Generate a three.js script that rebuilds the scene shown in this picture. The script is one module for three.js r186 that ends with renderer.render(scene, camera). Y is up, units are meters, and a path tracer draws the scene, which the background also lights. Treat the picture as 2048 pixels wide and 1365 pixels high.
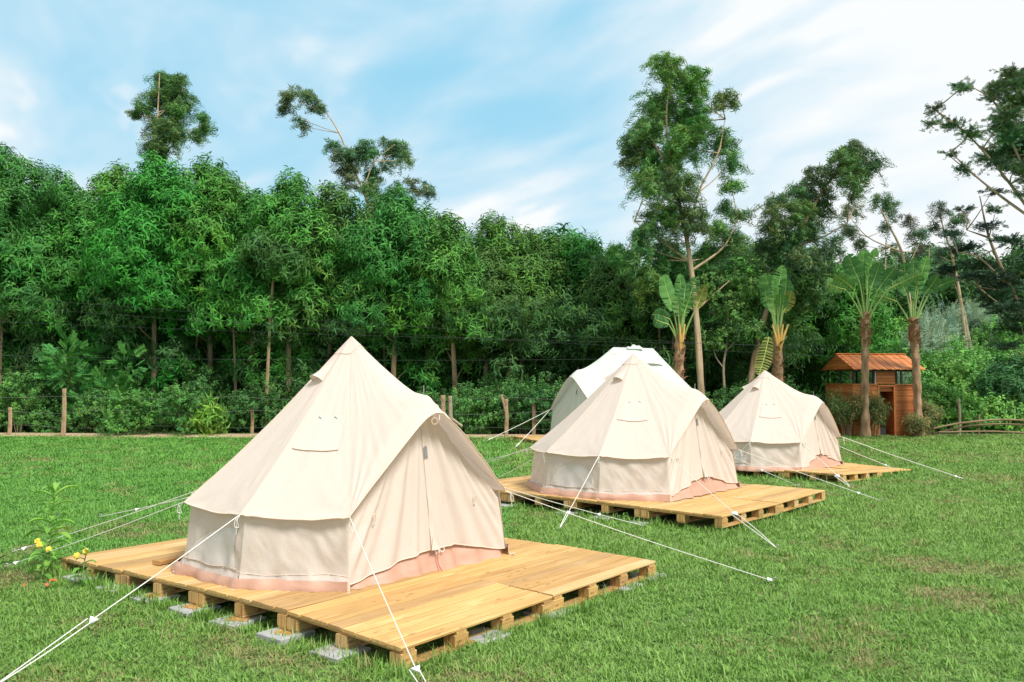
import * as THREE from 'three';
import { mergeGeometries } from 'three/addons/utils/BufferGeometryUtils.js';

// ------------------------------------------------------------------ camera, sky, sun, exposure
const scene = new THREE.Scene();
const camera = new THREE.PerspectiveCamera(43.47, 1024 / 682, 0.1, 1500);
camera.position.set(0, 1.76, 0);
camera.rotation.order = 'YXZ';
camera.rotation.set(0.0487, 0, 0.004);
const renderer = new THREE.WebGLRenderer({ antialias: true });
renderer.setSize(1024, 682);
renderer.toneMapping = THREE.LinearToneMapping;
renderer.toneMappingExposure = 1.8;
renderer.shadowMap.enabled = true;

const sun = new THREE.DirectionalLight(new THREE.Color(1.0, 0.96, 0.9), 2.6);
sun.position.set(30, 60, 18);
sun.castShadow = true;
sun.shadow.radius = 34;
Object.assign(sun.shadow.camera, { left: -40, right: 40, top: 40, bottom: -40, far: 200 });
sun.shadow.mapSize.set(4096, 4096);
scene.add(sun, sun.target);
sun.target.position.set(0, 0, -18);

// ------------------------------------------------------------------ random numbers and noise
function rng(seed) {
  let a = seed >>> 0;
  return () => { a = (a + 0x6d2b79f5) | 0; let t = Math.imul(a ^ (a >>> 15), 1 | a); t = (t + Math.imul(t ^ (t >>> 7), 61 | t)) ^ t; return ((t ^ (t >>> 14)) >>> 0) / 4294967296; };
}
function hash3(x, y, z) { let h = Math.imul(x, 374761393) ^ Math.imul(y, 668265263) ^ Math.imul(z, 2147483647 ^ 91283); h = Math.imul(h ^ (h >>> 13), 1274126177); return ((h ^ (h >>> 16)) >>> 0) / 4294967296; }
const fade = (t) => t * t * (3 - 2 * t), lerp = (a, b, t) => a + (b - a) * t, clamp = (x, a = 0, b = 1) => Math.min(b, Math.max(a, x));
const smooth = (a, b, x) => fade(clamp((x - a) / (b - a)));
function noise(x, y, z = 0) {
  const X = Math.floor(x), Y = Math.floor(y), Z = Math.floor(z), u = fade(x - X), v = fade(y - Y), w = fade(z - Z);
  const q = (k) => lerp(lerp(hash3(X, Y, Z + k), hash3(X + 1, Y, Z + k), u), lerp(hash3(X, Y + 1, Z + k), hash3(X + 1, Y + 1, Z + k), u), v);
  return lerp(q(0), q(1), w);
}
function fbm(x, y, z = 0, n = 4) { let s = 0, a = 0.5, t = 0; for (let i = 0; i < n; i++) { s += a * noise(x, y, z); t += a; a *= 0.5; x = x * 2.03 + 17.1; y = y * 2.03 + 3.7; z = z * 2.03 + 9.2; } return s / t; }

// ------------------------------------------------------------------ sky: blue air with thin high cloud
{
  const W = 2048, Hh = 1024, data = new Float32Array(W * Hh * 4);
  for (let row = 0; row < Hh; row++) {
    const up = ((row + 0.5) / Hh - 0.5) * Math.PI, y = Math.sin(up), c = Math.cos(up);
    for (let col = 0; col < W; col++) {
      const o = (row * W + col) * 4;
      if (y < -0.02) { data[o] = 0.4; data[o + 1] = 0.45; data[o + 2] = 0.45; data[o + 3] = 1; continue; }
      const a = ((col + 0.5) / W - 0.5) * 2 * Math.PI, x = Math.cos(a) * c, z = Math.sin(a) * c, az = a + Math.PI / 2;
      const k = 1 / (Math.max(y, 0) + 0.16), px = x * k, pz = z * k;
      const wx = px + 0.5 * fbm(px * 1.3, pz * 1.3, 4, 3), wz = pz + 0.5 * fbm(px * 1.3 + 7, pz * 1.3, 8, 3);
      const u = wx * 0.62 + wz * 0.78, v = wz * 0.62 - wx * 0.78;
      const broad = fbm(wx * 0.9 + 3.1, wz * 0.9 + 1.7, 1.5, 4), streak = fbm(u * 1.6 + 5, v * 3.8, 2.2, 6), wisp = fbm(u * 4 + 11, v * 10, 6.1, 6), lump = fbm(wx * 4, wz * 4, 9.3, 4);
      const bias = Math.min(0.32, 0.36 * (1 - Math.cos(2 * az)) + 0.16 * Math.sin(2 * az));
      let cloud = smooth(0.36, 0.82, 0.4 * broad + 0.4 * streak + 0.2 * wisp + 0.1 * lump + bias - 0.03);
      cloud = clamp(cloud + 0.5 * smooth(0.52, 0.74, wisp) * smooth(0.4, 0.6, broad));
      const low = Math.exp(-Math.max(y, 0) * 6.0);
      const blue = [lerp(0.13, 0.375, low), lerp(0.35, 0.515, low), lerp(0.49, 0.565, low)], white = [0.535, 0.552, 0.56];
      const t = clamp(0.08 + 0.95 * cloud);
      for (let i = 0; i < 3; i++) data[o + i] = lerp(blue[i], white[i], t);
      data[o + 3] = 1;
    }
  }
  const sky = new THREE.DataTexture(data, W, Hh, THREE.RGBAFormat, THREE.FloatType);
  sky.mapping = THREE.EquirectangularReflectionMapping;
  sky.magFilter = THREE.LinearFilter;
  sky.needsUpdate = true;
  scene.background = sky;
  scene.environment = sky;
}

// ------------------------------------------------------------------ helpers
const V = (x, y, z) => new THREE.Vector3(x, y, z);
const used = new Map();
function numbered(name) { const n = used.get(name) ?? 0; used.set(name, n + 1); return n ? `${name}_${String(n).padStart(3, '0')}` : name; }
function thing(name, label, category, pos = [0, 0, 0], turn = 0, group) {
  const o = new THREE.Group();
  o.name = numbered(name); o.position.set(...pos); o.rotation.y = turn; scene.add(o);
  o.userData = { label, category };
  if (group) o.userData.group = group;
  return o;
}
function part(name, geometry, material, parent) {
  const m = new THREE.Mesh(geometry, material);
  m.name = name; m.castShadow = m.receiveShadow = true; parent.add(m);
  return m;
}
function tag(o, label, category, group) { o.name = numbered(o.name); o.userData = { label, category }; if (group) o.userData.group = group; scene.add(o); return o; }
function surface(name, geometry, material) { const m = part(name, geometry, material, scene); m.userData.kind = 'structure'; m.name = numbered(name); return m; }
const rgb = (r, g, b) => new THREE.Color().setRGB(r, g, b);
// a grid of (nu + 1) x (nv + 1) points f(u, v) -> [x, y, z]; uv from g(u, v)
function grid(nu, nv, f, g = (u, v) => [u, v]) {
  const p = [], t = [], idx = [];
  for (let j = 0; j <= nv; j++) for (let i = 0; i <= nu; i++) { p.push(...f(i / nu, j / nv)); t.push(...g(i / nu, j / nv)); }
  for (let j = 0; j < nv; j++) for (let i = 0; i < nu; i++) { const a = j * (nu + 1) + i, b = a + 1, c = a + nu + 1, d = c + 1; idx.push(a, b, d, a, d, c); }
  const G = new THREE.BufferGeometry();
  G.setAttribute('position', new THREE.Float32BufferAttribute(p, 3));
  G.setAttribute('uv', new THREE.Float32BufferAttribute(t, 2));
  G.setIndex(idx); G.computeVertexNormals();
  return G;
}
// a tapered tube through points; radii per point
function tube(points, radii, sides = 7, per = 4, rough = 0, seed = 1) {
  const curve = new THREE.CatmullRomCurve3(points.map((p) => (p.isVector3 ? p : V(...p)))), n = (points.length - 1) * per, R = rng(seed);
  const rad = (t) => { const x = t * (radii.length - 1), i = Math.min(radii.length - 2, Math.floor(x)); return lerp(radii[i], radii[i + 1], x - i); };
  const p = [], uv = [], idx = [];
  let side = V(1, 0, 0);
  for (let i = 0; i <= n; i++) {
    const t = i / n, c = curve.getPoint(t), d = curve.getTangent(t);
    side = side.clone().addScaledVector(d, -side.dot(d));
    if (side.lengthSq() < 1e-4) side = V(0, 0, 1).addScaledVector(d, -d.z);
    side.normalize();
    const up = V().crossVectors(d, side), r = rad(t) * (1 + rough * (R() - 0.5));
    for (let k = 0; k <= sides; k++) {
      const a = (k / sides) * Math.PI * 2, q = c.clone().addScaledVector(side, Math.cos(a) * r).addScaledVector(up, Math.sin(a) * r);
      p.push(q.x, q.y, q.z); uv.push(k / sides * 0.6, t * points.length * 0.7);
    }
  }
  for (let i = 0; i < n; i++) for (let k = 0; k < sides; k++) { const a = i * (sides + 1) + k, b = a + 1, c = a + sides + 1, d = c + 1; idx.push(a, b, d, a, d, c); }
  const last = n * (sides + 1);
  for (let k = 1; k < sides - 1; k++) idx.push(0, k + 1, k, last, last + k, last + k + 1);
  const G = new THREE.BufferGeometry();
  G.setAttribute('position', new THREE.Float32BufferAttribute(p, 3));
  G.setAttribute('uv', new THREE.Float32BufferAttribute(uv, 2));
  G.setIndex(idx); G.computeVertexNormals();
  return G;
}
// a box with its corners cut by b and uv in metres along its longest side
function plankBox(l, h, w, b = 0.003, off = 0) {
  const s = new THREE.Shape();
  const x = w / 2 - b, y = h / 2 - b;
  s.moveTo(-x, -h / 2); s.lineTo(x, -h / 2); s.lineTo(w / 2, -y); s.lineTo(w / 2, y); s.lineTo(x, h / 2); s.lineTo(-x, h / 2); s.lineTo(-w / 2, y); s.lineTo(-w / 2, -y);
  const g = new THREE.ExtrudeGeometry(s, { depth: l, bevelEnabled: false, steps: 1 });
  g.translate(0, 0, -l / 2); g.rotateY(Math.PI / 2);
  const P = g.attributes.position, N = g.attributes.normal, t = new Float32Array(P.count * 2);
  for (let i = 0; i < P.count; i++) {
    const endgrain = Math.abs(N.getX(i)) > 0.7;
    t[2 * i] = (endgrain ? P.getZ(i) * 0.2 : P.getX(i)) / 1.6 + off;
    t[2 * i + 1] = (Math.abs(N.getY(i)) > 0.5 || endgrain ? P.getZ(i) : P.getY(i)) / 0.5 + off * 3.7;
  }
  g.setAttribute('uv', new THREE.BufferAttribute(t, 2));
  return g;
}
const box = (w, h, d, x = 0, y = 0, z = 0) => new THREE.BoxGeometry(w, h, d).translate(x, y, z);

// ------------------------------------------------------------------ textures
function texture(w, h, f, srgb = true) {
  const d = new Uint8Array(w * h * 4);
  for (let y = 0; y < h; y++) for (let x = 0; x < w; x++) {
    const c = f(x / w, y / h), o = (y * w + x) * 4;
    for (let i = 0; i < 3; i++) d[o + i] = clamp(Math.round((srgb ? Math.pow(Math.max(0, c[i]), 1 / 2.2) : c[i]) * 255), 0, 255);
    d[o + 3] = 255;
  }
  const t = new THREE.DataTexture(d, w, h);
  t.wrapS = t.wrapT = THREE.RepeatWrapping; t.magFilter = THREE.LinearFilter; t.minFilter = THREE.LinearMipmapLinearFilter; t.generateMipmaps = true;
  if (srgb) t.colorSpace = THREE.SRGBColorSpace;
  t.needsUpdate = true;
  return t;
}
// noise that repeats over the unit square
function tileNoise(u, v, fx, fy, n = 4, z = 0) {
  const a = fbm(u * fx, v * fy, z, n), b = fbm((u - 1) * fx, v * fy, z, n), c = fbm(u * fx, (v - 1) * fy, z, n), d = fbm((u - 1) * fx, (v - 1) * fy, z, n);
  return lerp(lerp(a, b, fade(u)), lerp(c, d, fade(u)), fade(v));
}
const mix3 = (a, b, t) => [lerp(a[0], b[0], t), lerp(a[1], b[1], t), lerp(a[2], b[2], t)];
const knots = Array.from({ length: 15 }, (_, i) => [hash3(i, 1, 2), hash3(i, 5, 9), 0.5 + hash3(i, 7, 3)]);
const woodMap = texture(1024, 512, (u, v) => {
  let bend = 0, knot = 0;
  for (const [kx, ky, s] of knots) {
    const dx = (u - kx) * 1.6 / 0.02 / s, dy = (v - ky) * 0.5 / 0.012 / s, r = Math.hypot(dx * 0.6, dy);
    bend += Math.exp(-r * 0.35) * Math.sign(dy) * 0.025; knot = Math.max(knot, smooth(1.1, 0.5, r));
  }
  const g = tileNoise(u, v + bend, 3, 60, 3, 1), f = tileNoise(u, v + bend, 6, 190, 2, 4), p = tileNoise(u, v, 5, 9, 3, 8);
  let c = mix3([0.66, 0.44, 0.19], [0.43, 0.24, 0.075], smooth(0.35, 0.75, g * 0.75 + f * 0.25));
  c = mix3(c, [0.7, 0.51, 0.27], smooth(0.5, 0.75, p) * 0.55);
  c = mix3(c, [0.3, 0.22, 0.13], smooth(0.66, 0.8, tileNoise(u, v, 9, 40, 3, 14)) * 0.35);
  return mix3(c, [0.22, 0.1, 0.03], knot * 0.6);
});
const barkMap = texture(256, 512, (u, v) => {
  const g = tileNoise(u, v, 14, 5, 4, 3), p = tileNoise(u, v, 5, 6, 3, 6);
  return mix3(mix3([0.62, 0.5, 0.38], [0.25, 0.17, 0.1], smooth(0.3, 0.7, g)), [0.5, 0.42, 0.3], smooth(0.45, 0.7, p) * 0.6);
});
const clothBump = texture(512, 512, (u, v) => { const c = 0.75 * tileNoise(u, v, 9, 5, 4, 2) + 0.25 * tileNoise(u, v, 60, 60, 2, 5); return [c, c, c]; }, false);
const clothMap = texture(512, 512, (u, v) => {
  const c = 0.95 + 0.07 * (tileNoise(u, v, 6, 6, 4, 12) - 0.5) + 0.05 * (tileNoise(u, v, 120, 120, 1, 3) - 0.5), s = smooth(0.62, 0.8, tileNoise(u, v, 7, 5, 4, 22)) * 0.05;
  return [c - s * 0.4, c - s * 0.7, c - s];
});
const soilMap = texture(1024, 1024, (u, v) => {
  const g = tileNoise(u, v, 60, 60, 3, 2), f = tileNoise(u, v, 150, 150, 2, 7), p = tileNoise(u, v, 7, 7, 4, 5);
  let c = mix3([0.045, 0.12, 0.018], [0.11, 0.19, 0.035], g);
  c = mix3(c, [0.2, 0.155, 0.075], smooth(0.5, 0.72, f * 0.6 + p * 0.45) * 0.75);
  return c;
});
const dirtMap = texture(512, 512, (u, v) => mix3(mix3([0.5, 0.34, 0.21], [0.36, 0.25, 0.15], tileNoise(u, v, 30, 30, 4, 1)), [0.58, 0.47, 0.34], smooth(0.55, 0.75, tileNoise(u, v, 8, 8, 3, 5))));
const concreteMap = texture(256, 256, (u, v) => { const c = 0.36 + 0.2 * (tileNoise(u, v, 20, 20, 4, 1) - 0.5) - 0.12 * smooth(0.6, 0.75, tileNoise(u, v, 5, 5, 3, 4)); return [c, c * 0.99, c * 0.95]; });

// ------------------------------------------------------------------ materials
const std = (o) => new THREE.MeshStandardMaterial({ roughness: 0.85, side: THREE.DoubleSide, ...o });
const cloth = (r, g, b, through = 0.3) => new THREE.MeshPhysicalMaterial({ color: rgb(r, g, b), map: clothMap, bumpMap: clothBump, bumpScale: 0.005, roughness: 0.95, transmission: through, thickness: 0, side: THREE.DoubleSide, specularIntensity: 0.25 });
const M = {
  canvas: cloth(0.8, 0.695, 0.605, 0.3), hem: std({ color: rgb(0.7, 0.55, 0.43), roughness: 0.95 }),
  whiteCanvas: cloth(0.72, 0.76, 0.7, 0.28), whiteDoor: cloth(0.72, 0.76, 0.7, 0.28), paleYellow: cloth(0.78, 0.76, 0.5, 0.3),
  mesh: cloth(0.83, 0.755, 0.7, 0.25), flap: cloth(0.77, 0.68, 0.6, 0.27), pink: new THREE.MeshPhysicalMaterial({ color: rgb(0.53, 0.3, 0.21), map: clothMap, bumpMap: clothBump, bumpScale: 0.006, roughness: 0.55, side: THREE.DoubleSide }),
  rope: std({ color: rgb(0.7, 0.68, 0.61), roughness: 0.9 }), slider: std({ color: rgb(0.85, 0.87, 0.88), roughness: 0.35 }), steel: std({ color: rgb(0.5, 0.5, 0.5), metalness: 0.9, roughness: 0.4 }),
  grey: std({ color: rgb(0.2, 0.2, 0.2) }), cord: std({ color: rgb(0.75, 0.1, 0.05) }), concrete: std({ map: concreteMap, roughness: 0.95, bumpMap: concreteMap, bumpScale: 0.004 }),
  wood: [[0.96, 0.92, 0.8], [1.04, 1.04, 1.06], [0.86, 0.78, 0.63], [1.0, 0.94, 0.77], [0.76, 0.7, 0.64], [1.08, 1.0, 0.84]].map((c) => std({ color: rgb(...c), map: woodMap, bumpMap: woodMap, bumpScale: 0.0015, roughness: 0.62 })),
  shim: std({ color: rgb(0.8, 0.66, 0.52), map: woodMap, roughness: 0.7 }),
  stain: [[1.0, 0.5, 0.3], [0.9, 0.44, 0.25], [1.08, 0.58, 0.36], [0.8, 0.38, 0.22]].map((c) => std({ color: rgb(...c), map: woodMap, bumpMap: woodMap, bumpScale: 0.0015, roughness: 0.55 })),
  black: std({ color: rgb(0.02, 0.02, 0.022), roughness: 0.5 }), white: std({ color: rgb(0.75, 0.75, 0.74), roughness: 0.25 }), dark: std({ color: rgb(0.03, 0.028, 0.025) }),
  bark: std({ map: barkMap, color: rgb(0.6, 0.55, 0.45), bumpMap: barkMap, bumpScale: 0.01 }), paleBark: std({ map: barkMap, color: rgb(1.15, 1.05, 0.9), bumpMap: barkMap, bumpScale: 0.006 }), greyBark: std({ map: barkMap, color: rgb(0.8, 0.8, 0.75), bumpMap: barkMap, bumpScale: 0.008 }),
  palmBark: std({ map: barkMap, color: rgb(0.8, 0.62, 0.48), bumpMap: barkMap, bumpScale: 0.02 }), dry: std({ color: rgb(0.8, 0.55, 0.42), map: barkMap, roughness: 0.95 }),
  post: std({ map: barkMap, color: rgb(0.85, 0.72, 0.58), bumpMap: barkMap, bumpScale: 0.008 }), wire: std({ color: rgb(0.2, 0.2, 0.18), roughness: 0.7 }), cable: std({ color: rgb(0.04, 0.05, 0.045) }),
  bamboo: std({ map: barkMap, color: rgb(0.55, 0.47, 0.36) }), yellow: std({ color: rgb(0.7, 0.52, 0.05), roughness: 0.6 }), red: std({ color: rgb(0.7, 0.1, 0.03) }), orangeTrash: std({ color: rgb(0.45, 0.13, 0.06) }), blue: std({ color: rgb(0.05, 0.1, 0.3) }),
  midrib: std({ color: rgb(0.42, 0.5, 0.12), roughness: 0.6 }), petiole: std({ color: rgb(0.22, 0.34, 0.09), roughness: 0.5 }), petioleDry: std({ color: rgb(0.55, 0.33, 0.08), roughness: 0.7 }),
};
const leafMat = (rough = 0.8, through = 0.28) => new THREE.MeshPhysicalMaterial({ color: rgb(1, 1, 1), roughness: rough, transmission: through, thickness: 0, side: THREE.DoubleSide, specularIntensity: 0.6 });
const leafy = leafMat(0.7, 0.28);
const palmLeaf = [[0.13, 0.33, 0.075], [0.09, 0.25, 0.07], [0.19, 0.38, 0.1], [0.27, 0.3, 0.06]].map((c) => { const m = leafMat(0.6, 0.3); m.color = rgb(...c); return m; });

// ------------------------------------------------------------------ ground, path, hill
const hillHeight = (x, d) => {
  const edge = 10.5 + 1.2 * Math.sin(d * 0.3) - (d - 30) * 0.12, side = smooth(edge, edge + 6, x);
  return side * (4.1 * smooth(30.5, 46, d) + 1.6 * smooth(46, 90, d)) + side * 0.5 * (fbm(x * 0.25, d * 0.25, 3) - 0.5) * smooth(31, 36, d);
};
{
  const g = new THREE.PlaneGeometry(500, 500, 1, 1).rotateX(-Math.PI / 2);
  const uv = g.attributes.uv;
  for (let i = 0; i < uv.count; i++) uv.setXY(i, uv.getX(i) * 200, uv.getY(i) * 200);
  surface('ground', g, std({ map: soilMap, roughness: 1, bumpMap: soilMap, bumpScale: 0.01 }));
  const path = grid(120, 4, (u, v) => { const x = lerp(-60, 6, u), w = 1.0 + 0.35 * (fbm(x * 0.6, 4) - 0.5); return [x, 0.006 + 0.05 * Math.sin(v * Math.PI) + 0.03 * fbm(x * 2, v * 3), -(27.9 + 0.3 * Math.sin(x * 0.12) + (v - 0.5) * 2 * w)]; }, (u, v) => [u * 30, v]);
  surface('dirt_path', path, std({ map: dirtMap, roughness: 1 }));
  const hill = grid(90, 70, (u, v) => { const x = lerp(4, 90, u * u * 0.5 + u * 0.5), d = lerp(30, 110, v * v * 0.6 + v * 0.4); return [x, hillHeight(x, d) - 0.05, -d]; }, (u, v) => [u * 30, v * 30]);
  surface('hill', hill, std({ map: soilMap, color: rgb(0.9, 0.8, 0.8), roughness: 1 }));
}

// ------------------------------------------------------------------ decks of pallets
// pallet axes: along = direction of the planks, across = direction of the row of pallets (both on the ground, as x and distance)
const PL = 1.615, PW = 1.118, TOP = 0.16;
const plankGeo = Array.from({ length: 7 }, (_, i) => plankBox(PL - 0.004, 0.021, 0.127, 0.004, i * 0.291));
const bearerGeo = plankBox(PW - 0.012, 0.02, 0.1, 0.002, 0.37), blockGeo = [plankBox(0.135, 0.078, 0.1, 0.0037, 0.15), plankBox(0.135, 0.078, 0.1, 0.0037, 0.62)], runnerGeo = plankBox(PL - 0.01, 0.018, 0.095, 0.002, 0.52);
const decks = [];
function deck(label, A, yaw, rows, cols, lift, seed, stagger) {
  // A: near corner (x, distance); lift(i, j): height of the joint i along, j across above TOP
  const R = rng(seed), u = [Math.sin(yaw), Math.cos(yaw)], v = [-Math.cos(yaw), Math.sin(yaw)];
  const t = thing('wooden_platform', label, 'platform', [A[0], 0, -A[1]], yaw - Math.PI / 2 + Math.PI, undefined);
  // local axes of the group: +X runs along u, +Z runs along v reversed
  t.rotation.y = Math.atan2(u[1], u[0]);
  decks.push({ A, u, v, L: rows * PL, W: cols * PW, y: TOP });
  for (let j = 0; j < cols; j++) for (let i = 0; i < rows; i++) {
    const p = new THREE.Group();
    p.name = 'pallet'; t.add(p);
    const h00 = lift(i, j), h10 = lift(i + 1, j), h01 = lift(i, j + 1), h11 = lift(i + 1, j + 1), mid = (h00 + h10 + h01 + h11) / 4 + (R() - 0.5) * 0.012;
    p.position.set((i + 0.5) * PL + stagger * j + (R() - 0.5) * 0.012, TOP + mid, -(j + 0.5) * PW + (R() - 0.5) * 0.008);
    p.rotation.set(((h01 + h11) - (h00 + h10)) / 2 / PW, (R() - 0.5) * 0.006, ((h10 + h11) - (h00 + h01)) / 2 / PL);
    for (let k = 0; k < 8; k++) {
      const b = part('plank', plankGeo[Math.floor(R() * 7)], M.wood[Math.floor(R() * 6)], p);
      b.position.set((R() - 0.5) * 0.014, -0.0105 - R() * 0.003, (k - 3.5) * 0.1393);
      b.rotation.set((R() - 0.5) * 0.02, (R() - 0.5) * 0.003 + (R() < 0.5 ? Math.PI : 0), 0);
    }
    for (let k = 0; k < 4; k++) {
      const x = [-0.74, -0.247, 0.247, 0.74][k];
      const b = part('bearer', bearerGeo, M.wood[Math.floor(R() * 5)], p); b.position.set(x, -0.0345, 0); b.rotation.y = Math.PI / 2;
      for (let m = 0; m < 3; m++) { const c = part('block', blockGeo[Math.floor(R() * 2)], M.wood[Math.floor(R() * 5)], p); c.position.set(x, -0.084, [-0.505, 0, 0.505][m] + (R() - 0.5) * 0.006); c.rotation.y = (R() - 0.5) * 0.06; }
    }
    for (let m = 0; m < 3; m++) { const b = part('runner', runnerGeo, M.wood[Math.floor(R() * 5)], p); b.position.set(0, -0.1325, [-0.505, 0, 0.505][m]); }
  }
  return t;
}
const bil = (rowsAt) => (i, j) => rowsAt[i][j];
deck('nearest wooden pallet platform, under the cream tent in the foreground', [-0.662, 5.3], 0.659, 2, 4, bil([[-0.025, 0.032, 0.021, 0.0, -0.03], [-0.01, 0.02, 0.015, 0, -0.03], [-0.005, 0.01, 0.01, 0, -0.03]]), 11, 0);
deck('middle wooden pallet platform, under the second cream tent', [2.48, 10.1], 0.708, 2, 4, bil([[0.06, 0.055, 0.062, 0.045, 0.05], [0.035, 0.05, 0.05, 0.045, 0.05], [0.065, 0.05, 0.05, 0.05, 0.05]]), 23, 0);
deck('far wooden pallet platform, under the cream tent nearest the hut', [5.8, 15.05], 0.786, 2, 4, bil([[0.04, 0.0, -0.02, -0.02, -0.02], [-0.05, -0.03, -0.03, -0.03, -0.03], [-0.12, -0.08, -0.05, -0.04, -0.04]]), 37, 0);
deck('wooden pallet platform under the white tent, mostly hidden behind the second cream tent', [0.75, 23.7], 1.25, 3, 2, () => 0, 41, 0);

const deckPoint = (k, along, across) => { const D = decks[k]; return [D.A[0] + D.u[0] * along + D.v[0] * across, D.A[1] + D.u[1] * along + D.v[1] * across]; };
// concrete pavers and wooden shims under the near edges
const paverGeo = (() => { const s = new THREE.Shape(); s.moveTo(-0.14, -0.14); s.lineTo(0.14, -0.14); s.lineTo(0.14, 0.14); s.lineTo(-0.14, 0.14); s.closePath(); return new THREE.ExtrudeGeometry(s, { depth: 0.045, bevelEnabled: true, bevelSize: 0.007, bevelThickness: 0.007, bevelSegments: 1 }).rotateX(-Math.PI / 2); })();
function paver(k, along, across, y, label, s = 1, turn = 0) {
  const [x, d] = deckPoint(k, along, across), m = part('concrete_paver', paverGeo, M.concrete, scene);
  m.position.set(x, y - 0.038, -d); m.rotation.y = Math.atan2(decks[k].u[1], decks[k].u[0]) + turn; m.scale.set(s, 1, s * 0.9);
  tag(m, label, 'paver', 'grey concrete pavers under the platforms');
}
const nth = ['first', 'second', 'third', 'fourth', 'fifth', 'sixth', 'seventh', 'eighth', 'ninth', 'tenth'];
[[0.56, 0.017, 0], [1.12, 0.03, 0], [1.68, 0.022, 0.1], [2.236, 0.02, -0.05], [2.8, 0.014, 0], [3.36, 0.012, 0.05], [3.95, 0.016, 0]].forEach(([w, y, turn], i) => paver(0, 0.0, w, y, `grey paver under the left front edge of the nearest platform, ${nth[i]} from the corner`, 1, turn));
[[1.62, 0.012], [0.85, 0.008], [2.72, 0.01], [3.2, 0.01]].forEach(([l, y], i) => paver(0, l, 0.06, y, `grey paver under the nearest platform's right edge, ${['beneath the middle double block', 'closest to the front corner', 'last but one', 'at the far corner'][i]}`));
[[1.68, 0.015], [2.236, 0.02], [1.12, 0.012], [3.36, 0.015]].forEach(([w, y], i) => paver(1, 0.0, w, y, `grey paver under the front edge of the middle platform, ${['third', 'second', 'fourth', 'first'][i]} from the left`));
{
  const shim = (across, y, turn, i) => {
    const [x, d] = deckPoint(0, 0.03, across), m = part('wooden_shim', plankBox(0.2, 0.026, 0.15, 0.002, i * 0.3), M.shim, scene);
    m.position.set(x, y, -d); m.rotation.y = Math.atan2(decks[0].u[1], decks[0].u[0]) + turn;
    tag(m, `flat wooden shim on a paver, ${['under the double block closest to the front corner', 'widest, between the two double blocks', 'under the single block nearest the flowers', 'under the double block farther left'][i]}`, 'shim', 'wooden shims under the nearest platform');
  };
  shim(1.12, 0.032, 0.2, 0); shim(1.68, 0.029, 0.5, 1); shim(2.8, 0.022, -0.2, 2); shim(2.236, 0.026, 0.1, 3);
  const [x, d] = [-3.02, 7.63];
  const o = part('wood_offcut', plankBox(0.26, 0.035, 0.1, 0.0037, 0.4), M.shim, scene);
  o.position.set(x, 0.185, -d); o.rotation.y = 1.05;
  tag(o, 'small loose wood offcut lying on the near platform left of the tent', 'offcut');
}

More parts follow.
